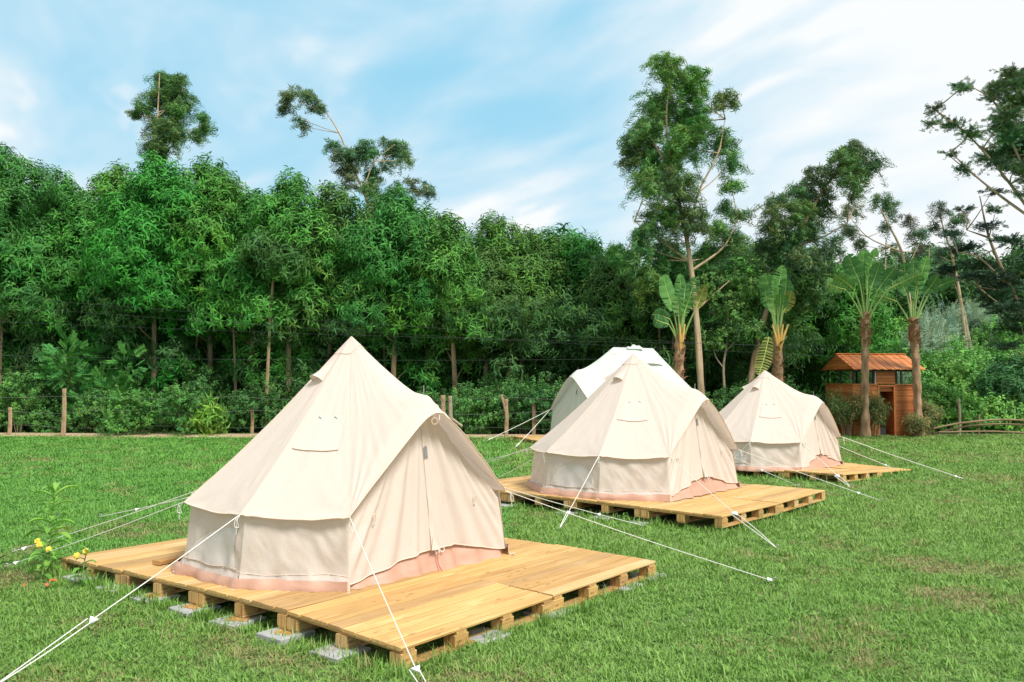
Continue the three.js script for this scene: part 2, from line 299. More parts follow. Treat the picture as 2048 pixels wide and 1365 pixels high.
// ------------------------------------------------------------------ bell tents
function tent(spec) {
  const { label, pos, turn, rs = 1, hs = 1, half = 0, seed, canvas = M.canvas, doorCloth = M.canvas, ground = M.pink } = spec;
  const t = thing('bell_tent', label, 'tent', pos, turn, spec.group), R = rng(seed), n0 = seed * 1.37;
  const hA = 2.02 * hs, hE = 0.588 * hs, rE = 1.445 * rs, rTop = 1.395 * rs, rBase = 1.455 * rs, yTop = 0.575 * hs;
  const peak = [0.95 * rs + half, 1.49 * hs], lip = [1.13 * rs + half, 1.34 * hs];
  const ang = [40.5, 75.4, 110.2, 145.1, 180, 214.9, 249.8, 284.6, 319.5].map((a) => (a * Math.PI) / 180);
  const ring = (a, r) => { const c = Math.cos(a), s = Math.sin(a); return [c * r + half * clamp(c * 3, -1, 1), s * r]; };
  const jit = ang.map(() => [1 + (R() - 0.5) * 0.02, (R() - 0.5) * 0.03]);
  const eave = ang.map((a, i) => { const [x, z] = ring(a, rE * jit[i][0]); return [x, hE + jit[i][1], z]; });
  const apexX = (x) => clamp(x * 0.7, -half, half);
  // sector 0..7: between neighbouring eave corners; sector 8 and 9: the two door halves, from the lip to a corner
  function edge(s, w) {
    if (s < 8) {
      const a = eave[s], b = eave[s + 1], k = 4 * w * (1 - w), q = 1 - 0.012 * k;
      return [lerp(a[0], b[0], w) * q, lerp(a[1], b[1], w) - 0.035 * k + 0.012 * (noise(s * 3 + w * 6, n0) - 0.5) * k, lerp(a[2], b[2], w) * q];
    }
    const c = s === 8 ? eave[0] : eave[8], up = 0.128 * hs * (1 - Math.exp(-w / 0.13)) * Math.pow(1 - w, 0.7) * (s === 8 ? 1 : 0.65);
    return [lerp(lip[0], c[0], w) + 0.02 * Math.sin(w * Math.PI), lerp(lip[1], c[1], w) + up, c[2] * w];
  }
  const vp = (peak[0] - half) / (lip[0] - half);
  function roof(s, w, v, out = 0) {
    const E = edge(s, w), A = [apexX(E[0]), hA, 0];
    if (half && s >= 8) A[0] = half;
    const k = s < 8 ? 4 * w * (1 - w) : 0, round = s < 8 ? 1 + 0.05 * k * (1 - v ** 5) : 1, p = [lerp(A[0], E[0] * round, v), lerp(A[1], E[1], v), lerp(A[2], E[2] * round, v)], a = Math.atan2(E[2], E[0]);
    p[1] -= 0.065 * hs * Math.sin(Math.PI * Math.pow(v, 1.25)) * (0.8 + 0.2 * k) * (s < 8 ? 1 : smooth(0, 0.8, w));
    if (s >= 8) {
      const q = Math.min(1, v / vp), straight = lerp(hA, lip[1], v), ridge = v < vp ? lerp(hA, peak[1], q) - 0.1 * hs * Math.sin(Math.PI * Math.pow(q, 1.25)) : lerp(peak[1], lip[1], (v - vp) / (1 - vp)) + 0.02 * Math.sin(Math.PI * (v - vp) / (1 - vp));
      const f = Math.exp(-w * 4.5) * (1 - 0.0 * w), g = Math.exp(-(((v - vp) / 0.09) ** 2)) * Math.exp(-w * 9) * 0.5;
      p[1] += (ridge - straight) * Math.min(1, f + g);
      // crease that runs down from the pole tip beside the front edge
      p[1] -= 0.018 * Math.exp(-(((v - 0.9 - 0.02 * w) / 0.035) ** 2)) * smooth(0.03, 0.12, w) * smooth(0.7, 0.3, w);
    }
    // folds that fan out of the corners, and small slack
    const cw = Math.min(w, 1 - w), near = Math.exp(-Math.hypot(cw * 1.1, (1 - v) * 1.1) / 0.2), fan = Math.atan2(1.02 - v, cw + 0.02);
    const fold = 0.014 * near * Math.sin(fan * 15 + s) * smooth(0, 0.06, cw) + 0.012 * (fbm(a * 5 + n0, v * 3.5, s * 0) - 0.5) * smooth(0, 0.3, v) + 0.006 * (noise(a * 26 + n0, v * 2.5) - 0.5) * smooth(0.1, 0.5, v);
    const n = V(Math.cos(a) * 0.69, 0.73, Math.sin(a) * 0.69).multiplyScalar(fold + out);
    return [p[0] + n.x, p[1] + n.y, p[2] + n.z];
  }
  const seg = (s, nw, nv, w0 = 0, w1 = 1, v0 = 0, v1 = 1, out = 0) => grid(nw, nv, (a, b) => roof(s, lerp(w0, w1, a), lerp(v0, v1, b), out), (a, b) => [lerp(w0, w1, a) * 1.0 + s * 0.37, lerp(v0, v1, b) * 2]);
  for (let s = 0; s < 8; s++) part('roof_panel', seg(s, 22, 44, 0, 1, 0.03), canvas, t);
  part('awning_panel', seg(8, 44, 60, 0, 1, 0.03), canvas, t);
  part('awning_panel', seg(9, 44, 60, 0, 1, 0.03), canvas, t);
  // cap over the apex, slightly proud of the roof
  part('roof_cap', mergeGeometries(Array.from({ length: 10 }, (_, s) => seg(s, 8, 5, 0, 1, 0, 0.105, 0.006))), canvas, t);
  const line = (f, n, r) => tube(Array.from({ length: n + 1 }, (_, i) => V(...f(i / n))), [r, r], 5, 1);
  part('edge_hem', mergeGeometries(Array.from({ length: 10 }, (_, s) => line((w) => roof(s, w, 1), 20, 0.006))), M.hem, t);
  part('seam', mergeGeometries([...Array.from({ length: 9 }, (_, s) => line((v) => roof(s < 8 ? s : 9, s < 8 ? 0 : 1, lerp(0.1, 0.99, v), 0.001), 16, 0.0028)), ...Array.from({ length: 10 }, (_, s) => line((w) => roof(s, w, 0.105, 0.005), 5, 0.003))]), M.hem, t);
  // walls
  function wall(s, w, v, out = 0) {
    const r = lerp(rBase, rTop, Math.pow(v, 0.7)), [x0, z0] = ring(ang[s], r), [x1, z1] = ring(ang[s + 1], r), y = lerp(0.055, yTop, v), k = smooth(0, 0.12, w) * smooth(1, 0.88, w);
    const am = (ang[s] + ang[s + 1]) / 2;
    let f = 0.04 * (fbm(w * 6 - v * 2.6 + s * 3 + n0, v * 1.3 + w * 1.2, 2, 3) - 0.5) + 0.014 * Math.sin(w * 17 + v * 7 + s * 2 + 3 * noise(w * 3, v * 2, s)) * (0.3 + 0.7 * (1 - v));
    f = f * k * smooth(1.05, 0.8, v) - 0.03 * Math.sin(Math.PI * w) * v + 0.02 * smooth(0.13, 0.0, v) + out;
    return [lerp(x0, x1, w) + Math.cos(am) * f, y + 0.012 * Math.sin(w * Math.PI * 2 + s) * (1 - v), lerp(z0, z1, w) + Math.sin(am) * f];
  }
  for (let s = 0; s < 8; s++) {
    const p = part('wall_panel', grid(40, 22, (a, b) => wall(s, a, b), (a, b) => [a + s * 0.41, b * 0.6]), canvas, t);
    part('hem_line', line((w) => wall(s, w, 0.13, 0.003), 16, 0.0025), M.hem, p);
    if ((spec.windows ?? [1, 6]).includes(s)) {
      const top = (q) => 0.16 + 0.62 * Math.pow(Math.sin(Math.PI * clamp(0.5 * Math.pow(q, 0.75) + 0.0)), 0.62) * (q < 0.96 ? 1 : 1);
      const wq = (q) => (s < 4 ? 0.86 - 0.76 * q : 0.14 + 0.76 * q), wm = (q) => lerp(0.1, 0.9, s < 4 ? 1 - q : q);
      const arch = (q) => 0.16 + 0.6 * Math.sqrt(clamp(1 - Math.pow(Math.max(0, spec.round ? Math.abs(q - 0.5) * 2 : 1 - q), 2.2)));
      const wn = part('mesh_window', grid(24, 14, (a, b) => wall(s, wm(a), lerp(0.16, arch(a), b), 0.007)), M.mesh, p);
      part('window_seam', mergeGeometries([line((a) => wall(s, wm(a), arch(a), 0.008), 20, 0.003), line((a) => wall(s, lerp(0.06, 0.94, a), 0.155, 0.008), 12, 0.0025)]), M.hem, p);
    }
  }
  // groundsheet: a lumpy tub that shows below the walls and under the raised door
  const tub = (a, b) => {
    const s = Math.min(7, Math.floor(a * 8)), w = a * 8 - s, q = b * 0.11, [x, y, z] = wall(s, w, 0, 0.008 + smooth(0, 0.03, a) * smooth(1, 0.97, a) * 0.012 * Math.sin(b * Math.PI) * (0.3 + 1.2 * fbm(a * 34 + b, 3 + n0, 0, 3)) + smooth(0, 0.03, a) * smooth(1, 0.97, a) * 0.042 * (1 - b) * (0.4 + noise(a * 40, n0))), f = noise(a * 60, b * 4, n0);
    return [x, Math.max(0.002, 0.088 * b * (1 + 0.25 * (f - 0.5))), z];
  };
  part('groundsheet_edge', grid(200, 8, tub, (a, b) => [a * 8, b * 0.2]), ground, t);
  const hemY = (s) => 0.05 + 0.03 * noise(s * 3 + 9, n0) + (s > 0 ? lerp(0.135, 0.0, smooth(0.05, 1, s)) : lerp(0.135, 0.0, smooth(0.05, 1, -s))) + (spec.lift ?? 0) * Math.exp(-((s / 0.5) ** 2));
  const half0 = rBase * Math.sin(ang[0]), xb = rBase * Math.cos(ang[0]) + half;
  const doorTop = (s) => lerp(peak[1] - 0.02, yTop - 0.05, Math.pow(Math.abs(s), 0.94));
  function door(s, v, out = 0) {
    const y0 = hemY(-s), y1 = doorTop(s), y = lerp(y0, y1, v), tilt = y / peak[1];
    const phi = (s * half0) / (1.62 * hs - y + 0.02), fold = (0.02 * Math.sin(phi * 26 + n0) + 0.014 * Math.sin(phi * 47 + 2 * Math.sin(phi * 9) + n0)) * smooth(0.0, 0.12, Math.abs(s)) * smooth(1, 0.9, Math.abs(s)) * lerp(1, 0.45, v) + 0.02 * (fbm(s * 5 + n0, y * 2) - 0.5);
    return [lerp(xb, peak[0] - 0.05, Math.pow(tilt, 1.0)) + fold + out, y, s * lerp(half0, half0 * 0.955, Math.min(1, y / yTop))];
  }
  const doorGrid = (s0, s1) => grid(60, 40, (a, b) => door(lerp(s0, s1, a), b), (a, b) => [lerp(s0, s1, a), b * 1.4]);
  const dl = part('door_panel', doorGrid(0, 1), doorCloth, t), dr = part('door_panel', doorGrid(0, -1), doorCloth, t);
  part('door_hem', line((a) => door(lerp(0, 1, a), 0), 24, 0.005), M.hem, dl); part('door_hem', line((a) => door(lerp(0, -1, a), 0), 24, 0.005), M.hem, dr);
  part('zip_cover', grid(4, 60, (a, b) => door(lerp(-0.02, 0.028, a) , b * 0.93, 0.008 + 0.006 * Math.sin(b * 24) * smooth(0.6, 0.2, b)), (a, b) => [a * 0.1, b * 1.4]), doorCloth, t);
  part('zip_tag', grid(2, 4, (a, b) => door(lerp(-0.018, 0.026, a), lerp(0.6, 0.68, b), 0.016)), M.grey, t);
  part('zip_flap', grid(6, 8, (a, b) => { const p = door(lerp(-0.04, 0.05, a) * (1 - 0.9 * b), lerp(0.0, 0.09, b), 0.018 + 0.02 * (1 - b)); return p; }), doorCloth, t);
  const tubDoor = (a, b) => { const s = lerp(-1, 1, a), y = (hemY(-s) + 0.03) * b, p = door(s, 0); return [p[0] - 0.04 + 0.026 * Math.sin(Math.PI * Math.min(1, b * 0.9 + 0.05)) * (fbm(s * 3.2 + b * 2.5 + n0, b * 1.5, 0, 3)) * smooth(1, 0.85, Math.abs(s)) + 0.085 * (1 - b) ** 1.6 * smooth(1, 0.9, Math.abs(s)), Math.max(0.003, y + 0.012 * (noise(s * 9, b * 3, n0) - 0.5) * b), p[2]]; };
  part('groundsheet_door', grid(80, 10, tubDoor, (a, b) => [a * 2, b * 0.3]), ground, t);
  // vent hoods
  for (const s of spec.vents ?? [1, 3, 6]) {
    const g = grid(12, 10, (a, b) => roof(s, 0.5 + (a - 0.5) * 0.62, lerp(0.1, 0.262, b), 0.004 + 0.075 * hs * b * b * Math.pow(Math.max(0, 1 - (2 * a - 1) ** 2), 0.7)));
    const h = part('vent_hood', g, canvas, t);
    part('hood_hem', line((a) => roof(s, 0.5 + (a - 0.5) * 0.62, 0.262, 0.004 + 0.075 * hs * Math.pow(Math.max(0, 1 - (2 * a - 1) ** 2), 0.7)), 12, 0.005), M.hem, h);
  }
  // closed window flaps with two toggles
  for (const s of spec.flaps ?? [0, 7]) {
    const f = (a, b) => roof(s, lerp(0.14, 0.84, a) + (s < 4 ? 0.09 : -0.09) * (b - 0.5), lerp(0.44, 0.63, b), 0.006 + 0.004 * b);
    const fl = part('window_flap', grid(14, 10, f, (a, b) => [a * 0.4 + 0.31, b * 0.4 + 0.77]), spec.flapCloth ?? M.flap, t);
    part('flap_edge', mergeGeometries([line((a) => f(a, 1), 10, 0.0035), line((b) => f(0, b), 8, 0.003), line((b) => f(1, b), 8, 0.003), line((a) => f(a, 0), 10, 0.0015)]), M.hem, fl);
    for (const a of [0.27, 0.74]) { const [x, y, z] = f(a, 0.1); const k = part('toggle', new THREE.CapsuleGeometry(0.008, 0.03, 3, 6), M.rope, fl); k.position.set(x, y + 0.008, z); k.rotation.set(0.5, 0, 0.7); }
  }
  // peg loops at the foot of every corner
  ang.forEach((a, i) => {
    const [x, z] = ring(a, rBase + 0.022), L = part('peg_loop', mergeGeometries([new THREE.TorusGeometry(0.022, 0.005, 5, 12).rotateX(1.2).translate(0, 0.012, 0.03), box(0.022, 0.075, 0.006, 0, 0.055, 0.0)]), M.hem, t);
    L.position.set(x, 0, z); L.rotation.y = Math.atan2(Math.cos(a), Math.sin(a));
  });
  // toggle cords hanging on the door edge, door pole tip and rolled tie at the peak
  part('pole_tip', mergeGeometries([new THREE.CylinderGeometry(0.004, 0.004, 0.09, 6).translate(peak[0], peak[1] + 0.035, 0), new THREE.CylinderGeometry(0.017, 0.017, 0.008, 8).translate(peak[0], peak[1] - 0.002, 0)]), M.steel, t);
  part('door_tie', new THREE.TorusGeometry(0.028, 0.0035, 5, 14).rotateY(1.3).translate(lip[0] - 0.02, lip[1] - 0.07, 0.03), M.hem, t);
  part('door_toggle', box(0.02, 0.045, 0.015, lip[0] - 0.01, lip[1] - 0.04, -0.01), M.hem, t);
  for (const s of [0.72, -0.62]) { const p = door(s, s > 0 ? 0.62 : 0.56, 0.02); part('side_tie', new THREE.TorusGeometry(0.025, 0.004, 5, 12).scale(0.6, 1.5, 1).rotateY(1.4).translate(p[0], p[1], p[2]), M.hem, t); }
  const hooks = door(-0.03, 0, 0.02);
  part('door_hook', mergeGeometries([new THREE.TorusGeometry(0.024, 0.005, 5, 12).translate(hooks[0], hooks[1] - 0.02, hooks[2]), new THREE.TorusGeometry(0.02, 0.005, 5, 12).rotateY(1).translate(hooks[0], hooks[1] - 0.01, hooks[2] - 0.06)]), M.rope, t);
  if (spec.cord) part('red_cord', tube([[hooks[0] + 0.01, hooks[1] - 0.03, hooks[2]], [hooks[0] + 0.02, 0.07, hooks[2] + 0.006], [hooks[0] + 0.06, 0.004, hooks[2] - 0.01]], [0.004, 0.004], 5, 5), M.cord, t);
  t.updateMatrixWorld(true);
  return { t, eave: (i) => t.localToWorld(V(...eave[i])) };
}
const T1 = tent({ label: 'large cream bell tent in the foreground on the nearest platform', pos: [-1.5, 0.163, -7.98], turn: -0.676, seed: 3, cord: true, group: 'cream bell tents' });
const T2 = tent({ label: 'second cream bell tent, on the middle platform in front of the white tent', pos: [1.83, 0.212, -12.85], turn: -0.70, rs: 1.07, hs: 0.985, seed: 8, lift: 0.03, round: true, group: 'cream bell tents' });
const T3 = tent({ label: 'third cream bell tent, farthest right, in front of the wooden hut', pos: [5.17, 0.125, -17.5], turn: -0.72, rs: 1.06, hs: 0.945, seed: 14, lift: 0.08, round: true, group: 'cream bell tents' });
const T4 = tent({ label: 'white two-pole tent behind the second cream tent, opening towards the left', pos: [3.75, 0.16, -26.4], turn: Math.PI + 0.5, rs: 1.35, hs: 1.33, half: 0.75, seed: 21, canvas: M.whiteCanvas, doorCloth: M.whiteCanvas, ground: M.whiteDoor, flapCloth: M.whiteCanvas });
{
  // ridge cover of the white tent: crumpled cloth bundled on top
  const g = grid(24, 10, (a, b) => [lerp(-0.3, 0.3, a), 2.02 * 1.33 - 0.03 + 0.13 * Math.sin(b * Math.PI) * Math.sin(Math.PI * (0.1 + 0.85 * a)) * (0.4 + noise(a * 7, b * 3, 5)), (b - 0.5) * (0.2 + 0.12 * noise(a * 6, b, 2))]);
  part('ridge_cover', g, M.whiteCanvas, T4.t);
}

// ------------------------------------------------------------------ guy ropes
const sliderGeo = (() => { const s = new THREE.Shape(); s.moveTo(0, 0.035); s.lineTo(0.028, -0.025); s.lineTo(-0.028, -0.025); s.closePath(); const h = new THREE.Path(); h.absarc(0, -0.008, 0.007, 0, 6.283); s.holes.push(h); return new THREE.ExtrudeGeometry(s, { depth: 0.012, bevelEnabled: true, bevelSize: 0.003, bevelThickness: 0.003, bevelSegments: 1 }).translate(0, 0, -0.006); })();
function guyRope(label, from, peg, at, r = 0.0045, spread = 0.035, tail = true) {
  const to = V(peg[0], 0.03, -peg[1]), t = thing('guy_rope', label, 'rope', [to.x, 0, to.z], 0, 'white guy ropes of the tents');
  const L = (v) => v.clone().sub(t.position), dir = to.clone().sub(from), side = V(-dir.z, 0, dir.x).normalize(), len = dir.length();
  const sag = (k) => from.clone().addScaledVector(dir, k).add(V(0, -0.02 * Math.sin(Math.PI * k) * Math.min(1, len / 3), 0));
  const S = sag(at);
  part('cord', tube([L(from), L(sag(at * 0.5)), L(S)], [r, r], 6, 6), M.rope, t);
  for (const k of [-1, 1]) part('loop_strand', tube([L(S).addScaledVector(side, k * spread * (k > 0 ? 1 : 0.4)), L(S.clone().lerp(to, 0.5)).addScaledVector(side, k * spread * 0.5), L(to)], [r, r], 6, 4), M.rope, t);
  const sl = part('slider', sliderGeo, M.slider, t);
  sl.position.copy(L(S)); sl.scale.setScalar(Math.max(0.75, spread / 0.05)); sl.lookAt(sl.position.clone().add(V(0, 1, 0.6)).add(t.position)); sl.rotateZ(Math.atan2(dir.x, dir.z) + 1.2);
  part('peg', tube([L(to).add(V(0.0, -0.05, 0)), L(to).add(V(0.006, 0.02, 0)), L(to).add(V(0.02, 0.034, 0)), L(to).add(V(0.034, 0.018, 0))], [0.005, 0.004], 6, 4), M.steel, t);
  if (tail) {
    const q = sag(0.025);
    part('knot', tube([L(from), L(q).add(V(0.012, -0.02, 0.012)), L(q).add(V(0.022, -0.075, 0.006)), L(q).add(V(-0.004, -0.065, 0.02)), L(q), L(q).add(V(0.008, -0.13, 0.012))], [r * 0.7, r * 0.7], 5, 5), M.rope, t);
  }
  return t;
}
guyRope('white guy rope from the near tent across the platform front corner towards the viewer', T1.eave(0), [-0.43, 4.72], 0.86, 0.0037, 0.04);
guyRope('white guy rope running from the near tent to the lower left corner of the picture', T1.eave(1), [-2.92, 4.86], 0.66, 0.0037, 0.045);
guyRope('lower of the two long white ropes left of the near tent, over the yellow flowers', T1.eave(2), [-4.72, 8.06], 0.93, 0.0037, 0.02);
guyRope('upper of the two long white ropes left of the near tent, behind the yellow flowers', T1.eave(3), [-5.05, 8.75], 0.93, 0.0037, 0.02);
guyRope('white guy rope behind the near tent, its slider loop lying on the lawn', T1.eave(4), [-5.25, 11], 0.72, 0.005, 0.03);
guyRope('long white guy rope from the right awning corner of the near tent across the lawn', T1.eave(8), [2.3, 7.6], 0.985, 0.0037, 0.02);
guyRope('thin white guy rope from behind the near tent, ending before the middle platform', T1.eave(7), [1.6, 10.5], 0.7, 0.0045, 0.02, false);
guyRope('white guy rope of the second tent over the right part of the middle platform', T2.eave(0), [2.8, 9.12], 0.66, 0.0045, 0.055);
guyRope('short steep white guy rope of the second tent, pegged before the middle platform', T2.eave(1), [0.56, 10.2], 0.78, 0.0045, 0.02);
guyRope('white guy rope of the second tent running down behind the near tent awning', T2.eave(2), [-0.65, 13.7], 0.85, 0.0045, 0.03);
guyRope('lower white guy rope left of the second tent, above the lawn', T2.eave(3), [-1.45, 15.2], 0.85, 0.0045, 0.03);
guyRope('upper white guy rope left of the second tent, above the lawn', T2.eave(4), [-1.7, 16.2], 0.85, 0.0045, 0.03);
guyRope('long white guy rope from the awning of the second tent, pegged right of its platform', T2.eave(8), [5.5, 12.8], 0.84, 0.0045, 0.03);
guyRope('thin white guy rope between the second tent and the far platform', T2.eave(7), [4.86, 14.6], 0.6, 0.0045, 0.02, false);
guyRope('white guy rope of the third tent across the front of the far platform', T3.eave(0), [5.7, 14.5], 0.76, 0.0065, 0.06);
guyRope('white guy rope of the third tent going down left beside the second tent', T3.eave(1), [3.94, 16.4], 0.85, 0.006, 0.03);
guyRope('long white guy rope from the third tent over the right lawn', T3.eave(8), [8.3, 15.8], 0.94, 0.007, 0.04);
guyRope('thin white guy rope behind the third tent, right of the far platform', T3.eave(7), [7.87, 17.7], 0.9, 0.006, 0.02, false);
guyRope('white rope from the left awning tip of the white tent, longest', T4.eave(0), [-0.78, 25.4], 0.9, 0.008, 0.03, false);
guyRope('steep white rope from the left awning of the white tent, before its platform', T4.eave(0), [0.08, 22.8], 0.9, 0.008, 0.03, false);

// ------------------------------------------------------------------ foliage
// one leaf: folded along its midrib, from base to tip
function leafShape(p, idx, at, dir, up, len, wid, fold = 0.25, curl = 0.15) {
  const d = dir.clone().normalize(), s = V().crossVectors(d, up).normalize(), n = V().crossVectors(s, d).normalize(), o = p.length / 3;
  const add = (a, b, c) => { const q = at.clone().addScaledVector(d, a * len).addScaledVector(s, b * wid).addScaledVector(n, c * len); p.push(q.x, q.y, q.z); };
  add(0, 0, 0); add(0.42, 0.5, fold * 0.25 * wid / len * 2); add(0.45, 0, -curl * 0.1); add(0.42, -0.5, fold * 0.25 * wid / len * 2); add(1, 0, -curl);
  idx.push(o, o + 1, o + 2, o, o + 2, o + 3, o + 1, o + 4, o + 2, o + 2, o + 4, o + 3);
}
function sprig(seed, o) {
  const R = rng(seed), p = [], idx = [], L = o.stem;
  for (let i = 0; i < o.n; i++) {
    const k = (i + 0.6) / o.n, a = i * 2.4 + R() * 0.8, at = V(Math.sin(k * 2) * 0.05 * L, k * L, Math.cos(k * 3) * 0.04 * L), out = V(Math.cos(a), o.rise + (R() - 0.5) * o.vary, Math.sin(a));
    if (o.flat) { out.set((i % 2 ? 1 : -1), o.rise + 0.35, (R() - 0.5) * 0.2); }
    leafShape(p, idx, at, out, o.flat ? V(0, 0, 1) : V(R() - 0.5, 1, R() - 0.5), o.len * (0.75 + R() * 0.5), o.wid * (0.8 + R() * 0.4), 0.5, o.curl);
  }
  // the stem, a thin three-sided spike
  const b = p.length / 3, r = o.stemR ?? 0.004; p.push(-r, 0, 0, r, 0, 0, 0, 0, r, 0, L * 0.9, 0); idx.push(b, b + 1, b + 3, b + 1, b + 2, b + 3, b + 2, b, b + 3);
  const g = new THREE.BufferGeometry();
  g.setAttribute('position', new THREE.Float32BufferAttribute(p, 3)); g.setIndex(idx); g.computeVertexNormals();
  return g;
}
const SPRIG = {
  acacia: [1, 2, 3].map((s) => sprig(s, { n: 10, stem: 0.36, len: 0.23, wid: 0.058, rise: 0.2, vary: 0.8, curl: 0.3 })),
  euc: [4, 5, 6].map((s) => sprig(s, { n: 11, stem: 0.3, len: 0.2, wid: 0.03, rise: -0.9, vary: 0.9, curl: 0.1 })),
  round: [7, 8].map((s) => sprig(s, { n: 10, stem: 0.3, len: 0.11, wid: 0.065, rise: 0.3, vary: 0.6, curl: 0.2 })),
  feather: [9, 10].map((s) => sprig(s, { n: 14, stem: 0.34, len: 0.13, wid: 0.05, rise: 0.1, vary: 0.2, curl: 0.1, flat: true })),
  bamboo: [11, 12].map((s) => sprig(s, { n: 9, stem: 0.3, len: 0.17, wid: 0.02, rise: 0.15, vary: 0.9, curl: 0.5 })),
  fine: [13, 14].map((s) => sprig(s, { n: 18, stem: 0.36, len: 0.09, wid: 0.02, rise: 0.8, vary: 0.6, curl: 0.1 })),
};
const dummy = new THREE.Object3D(), up0 = V(0, 1, 0);
class Cloud {   // collects sprigs and writes them as instanced meshes
  constructor(kind) { this.geos = SPRIG[kind]; this.lists = this.geos.map(() => []); }
  add(pos, dir, scale, color, R) {
    const q = new THREE.Quaternion().setFromUnitVectors(up0, dir.clone().normalize()).multiply(new THREE.Quaternion().setFromAxisAngle(up0, R() * 6.283));
    this.lists[Math.floor(R() * this.geos.length)].push([new THREE.Matrix4().compose(pos, q, V(scale, scale, scale)), color]);
  }
  build(name, parent) {
    const out = [];
    this.lists.forEach((l, i) => {
      if (!l.length) return;
      const m = new THREE.InstancedMesh(this.geos[i], leafy, l.length);
      l.forEach(([a, c], k) => { m.setMatrixAt(k, a); m.setColorAt(k, c); });
      m.name = name; m.castShadow = m.receiveShadow = true; m.userData.kind = 'stuff'; parent.add(m); out.push(m);
    });
    return out;
  }
}
const tone = (base, R, spread = 0.3, warm = 0.12) => { const k = 1 + (R() - 0.5) * 2 * spread, w = (R() - 0.5) * 2 * warm; return rgb(base[0] * k * (1 + w * 2), base[1] * k * (1 + w * 0.4), base[2] * k * (1 - w)); };
// sprigs on a leafy clump: mostly near its surface, pointing out and (o.up) upwards
function clump(cloud, c, r, n, o, R) {
  const lo = o.low ?? -1, inner = o.inner ?? 0.45;
  for (let i = 0; i < n; i++) {
    const a = R() * 6.283, y = lerp(lo, 1, R()), q = Math.sqrt(1 - y * y), rad = inner + (1.05 - inner) * Math.pow(R(), 0.6), d = V(Math.cos(a) * q, y, Math.sin(a) * q);
    const pos = V(c[0] + d.x * r * rad, c[1] + d.y * r * rad * (o.tall ?? 1), c[2] + d.z * r * rad);
    const dir = V(d.x + (R() - 0.5) * 0.8, d.y * 0.6 + (o.up ?? 0.5) + (R() - 0.5) * 0.6, d.z + (R() - 0.5) * 0.8);
    cloud.add(pos, dir, (o.size ?? 1) * (0.75 + 0.5 * R()), tone(o.color, R, o.spread, o.warm), R);
  }
}
function limbs(lines, r0, seed, zOf = () => 0) {
  const R = rng(seed);
  return mergeGeometries(lines.map((l, i) => tube(l.map(([x, y], k) => V(x, y, i ? zOf(x, y) * (k / (l.length - 1)) : 0)), i ? [r0 * 0.36, r0 * 0.1] : [r0, r0 * 0.72, r0 * 0.42, r0 * 0.14], 8, 5, 0.12, seed + i)));
}

// ---- the wood behind the fence: acacias in front, one by one, and the mass behind them
const ACACIA = [0.062, 0.24, 0.023];
function acacia(x, d, h, r, seed, label, o = {}) {
  const R = rng(seed), t = thing('acacia_tree', label, 'tree', [x, 0, -d], 0, 'bushy green trees of the wood'), cl = new Cloud('acacia');
  const lean = (R() - 0.5) * 0.8, hue = [ACACIA[0] * (0.7 + R() * 0.9), ACACIA[1] * (0.75 + R() * 0.55), ACACIA[2] * (0.8 + R() * 0.8)], lines = [];
  lines.push([[0, -0.1], [lean * 0.2, h * 0.25], [lean * 0.5, h * 0.5], [lean * 0.8, h * 0.75], [lean, h * 0.93]].map(([a, b]) => V(a, b, (R() - 0.5) * 0.25)));
  const n = Math.round(22 * (h / 9) * (r / 1.45));
  for (let i = 0; i < n; i++) {
    const k = i / (n - 1), t0 = 0.2 + 0.74 * Math.pow(k, 0.78), prof = r * Math.pow(Math.sin(Math.PI * clamp(0.2 + 0.74 * t0)), 0.75), a = i * 2.4 + R() * 0.9, rr = prof * (0.45 + 0.6 * R());
    const c = [lean * t0 + Math.cos(a) * rr, h * t0 - 0.25, t0 < 0.45 ? -0.35 - Math.abs(Math.sin(a)) * rr : Math.sin(a) * rr], s = (i > n - 4 ? 0.5 : 0.55 + R() * 0.42) * (0.85 + 0.1 * r);
    const dense = t0 > 0.42 ? 95 : 58, k2 = 0.85 + 0.3 * R();
    clump(cl, c, s, Math.round(dense * s * s / 0.45), { color: hue.map((v) => v * k2), up: t0 > 0.7 ? 0.7 : 0.05, size: 0.8 + 0.25 * R(), spread: 0.3, low: -0.45, inner: 0.62 }, R);
    if (i % 2 === 0) lines.push([V(lean * t0 * 0.8, Math.max(0.2, h * t0 - 1.1), 0), V(lean * t0 + Math.cos(a) * rr * 0.5, h * t0 - 0.6, Math.sin(a) * rr * 0.5), V(...c)]);
  }
  clump(cl, [lean, h - 0.42, 0], 0.42, 60, { color: hue, up: 1.1, size: 0.9, spread: 0.3 }, R);
  part('trunk', mergeGeometries(lines.map((l, i) => tube(l, i ? [0.03, 0.012] : [0.1, 0.085, 0.06, 0.03], i ? 5 : 8, 4, 0.1, seed + i))), R() < 0.5 ? M.bark : M.post, t);
  cl.build('crown', t);
  return t;
}
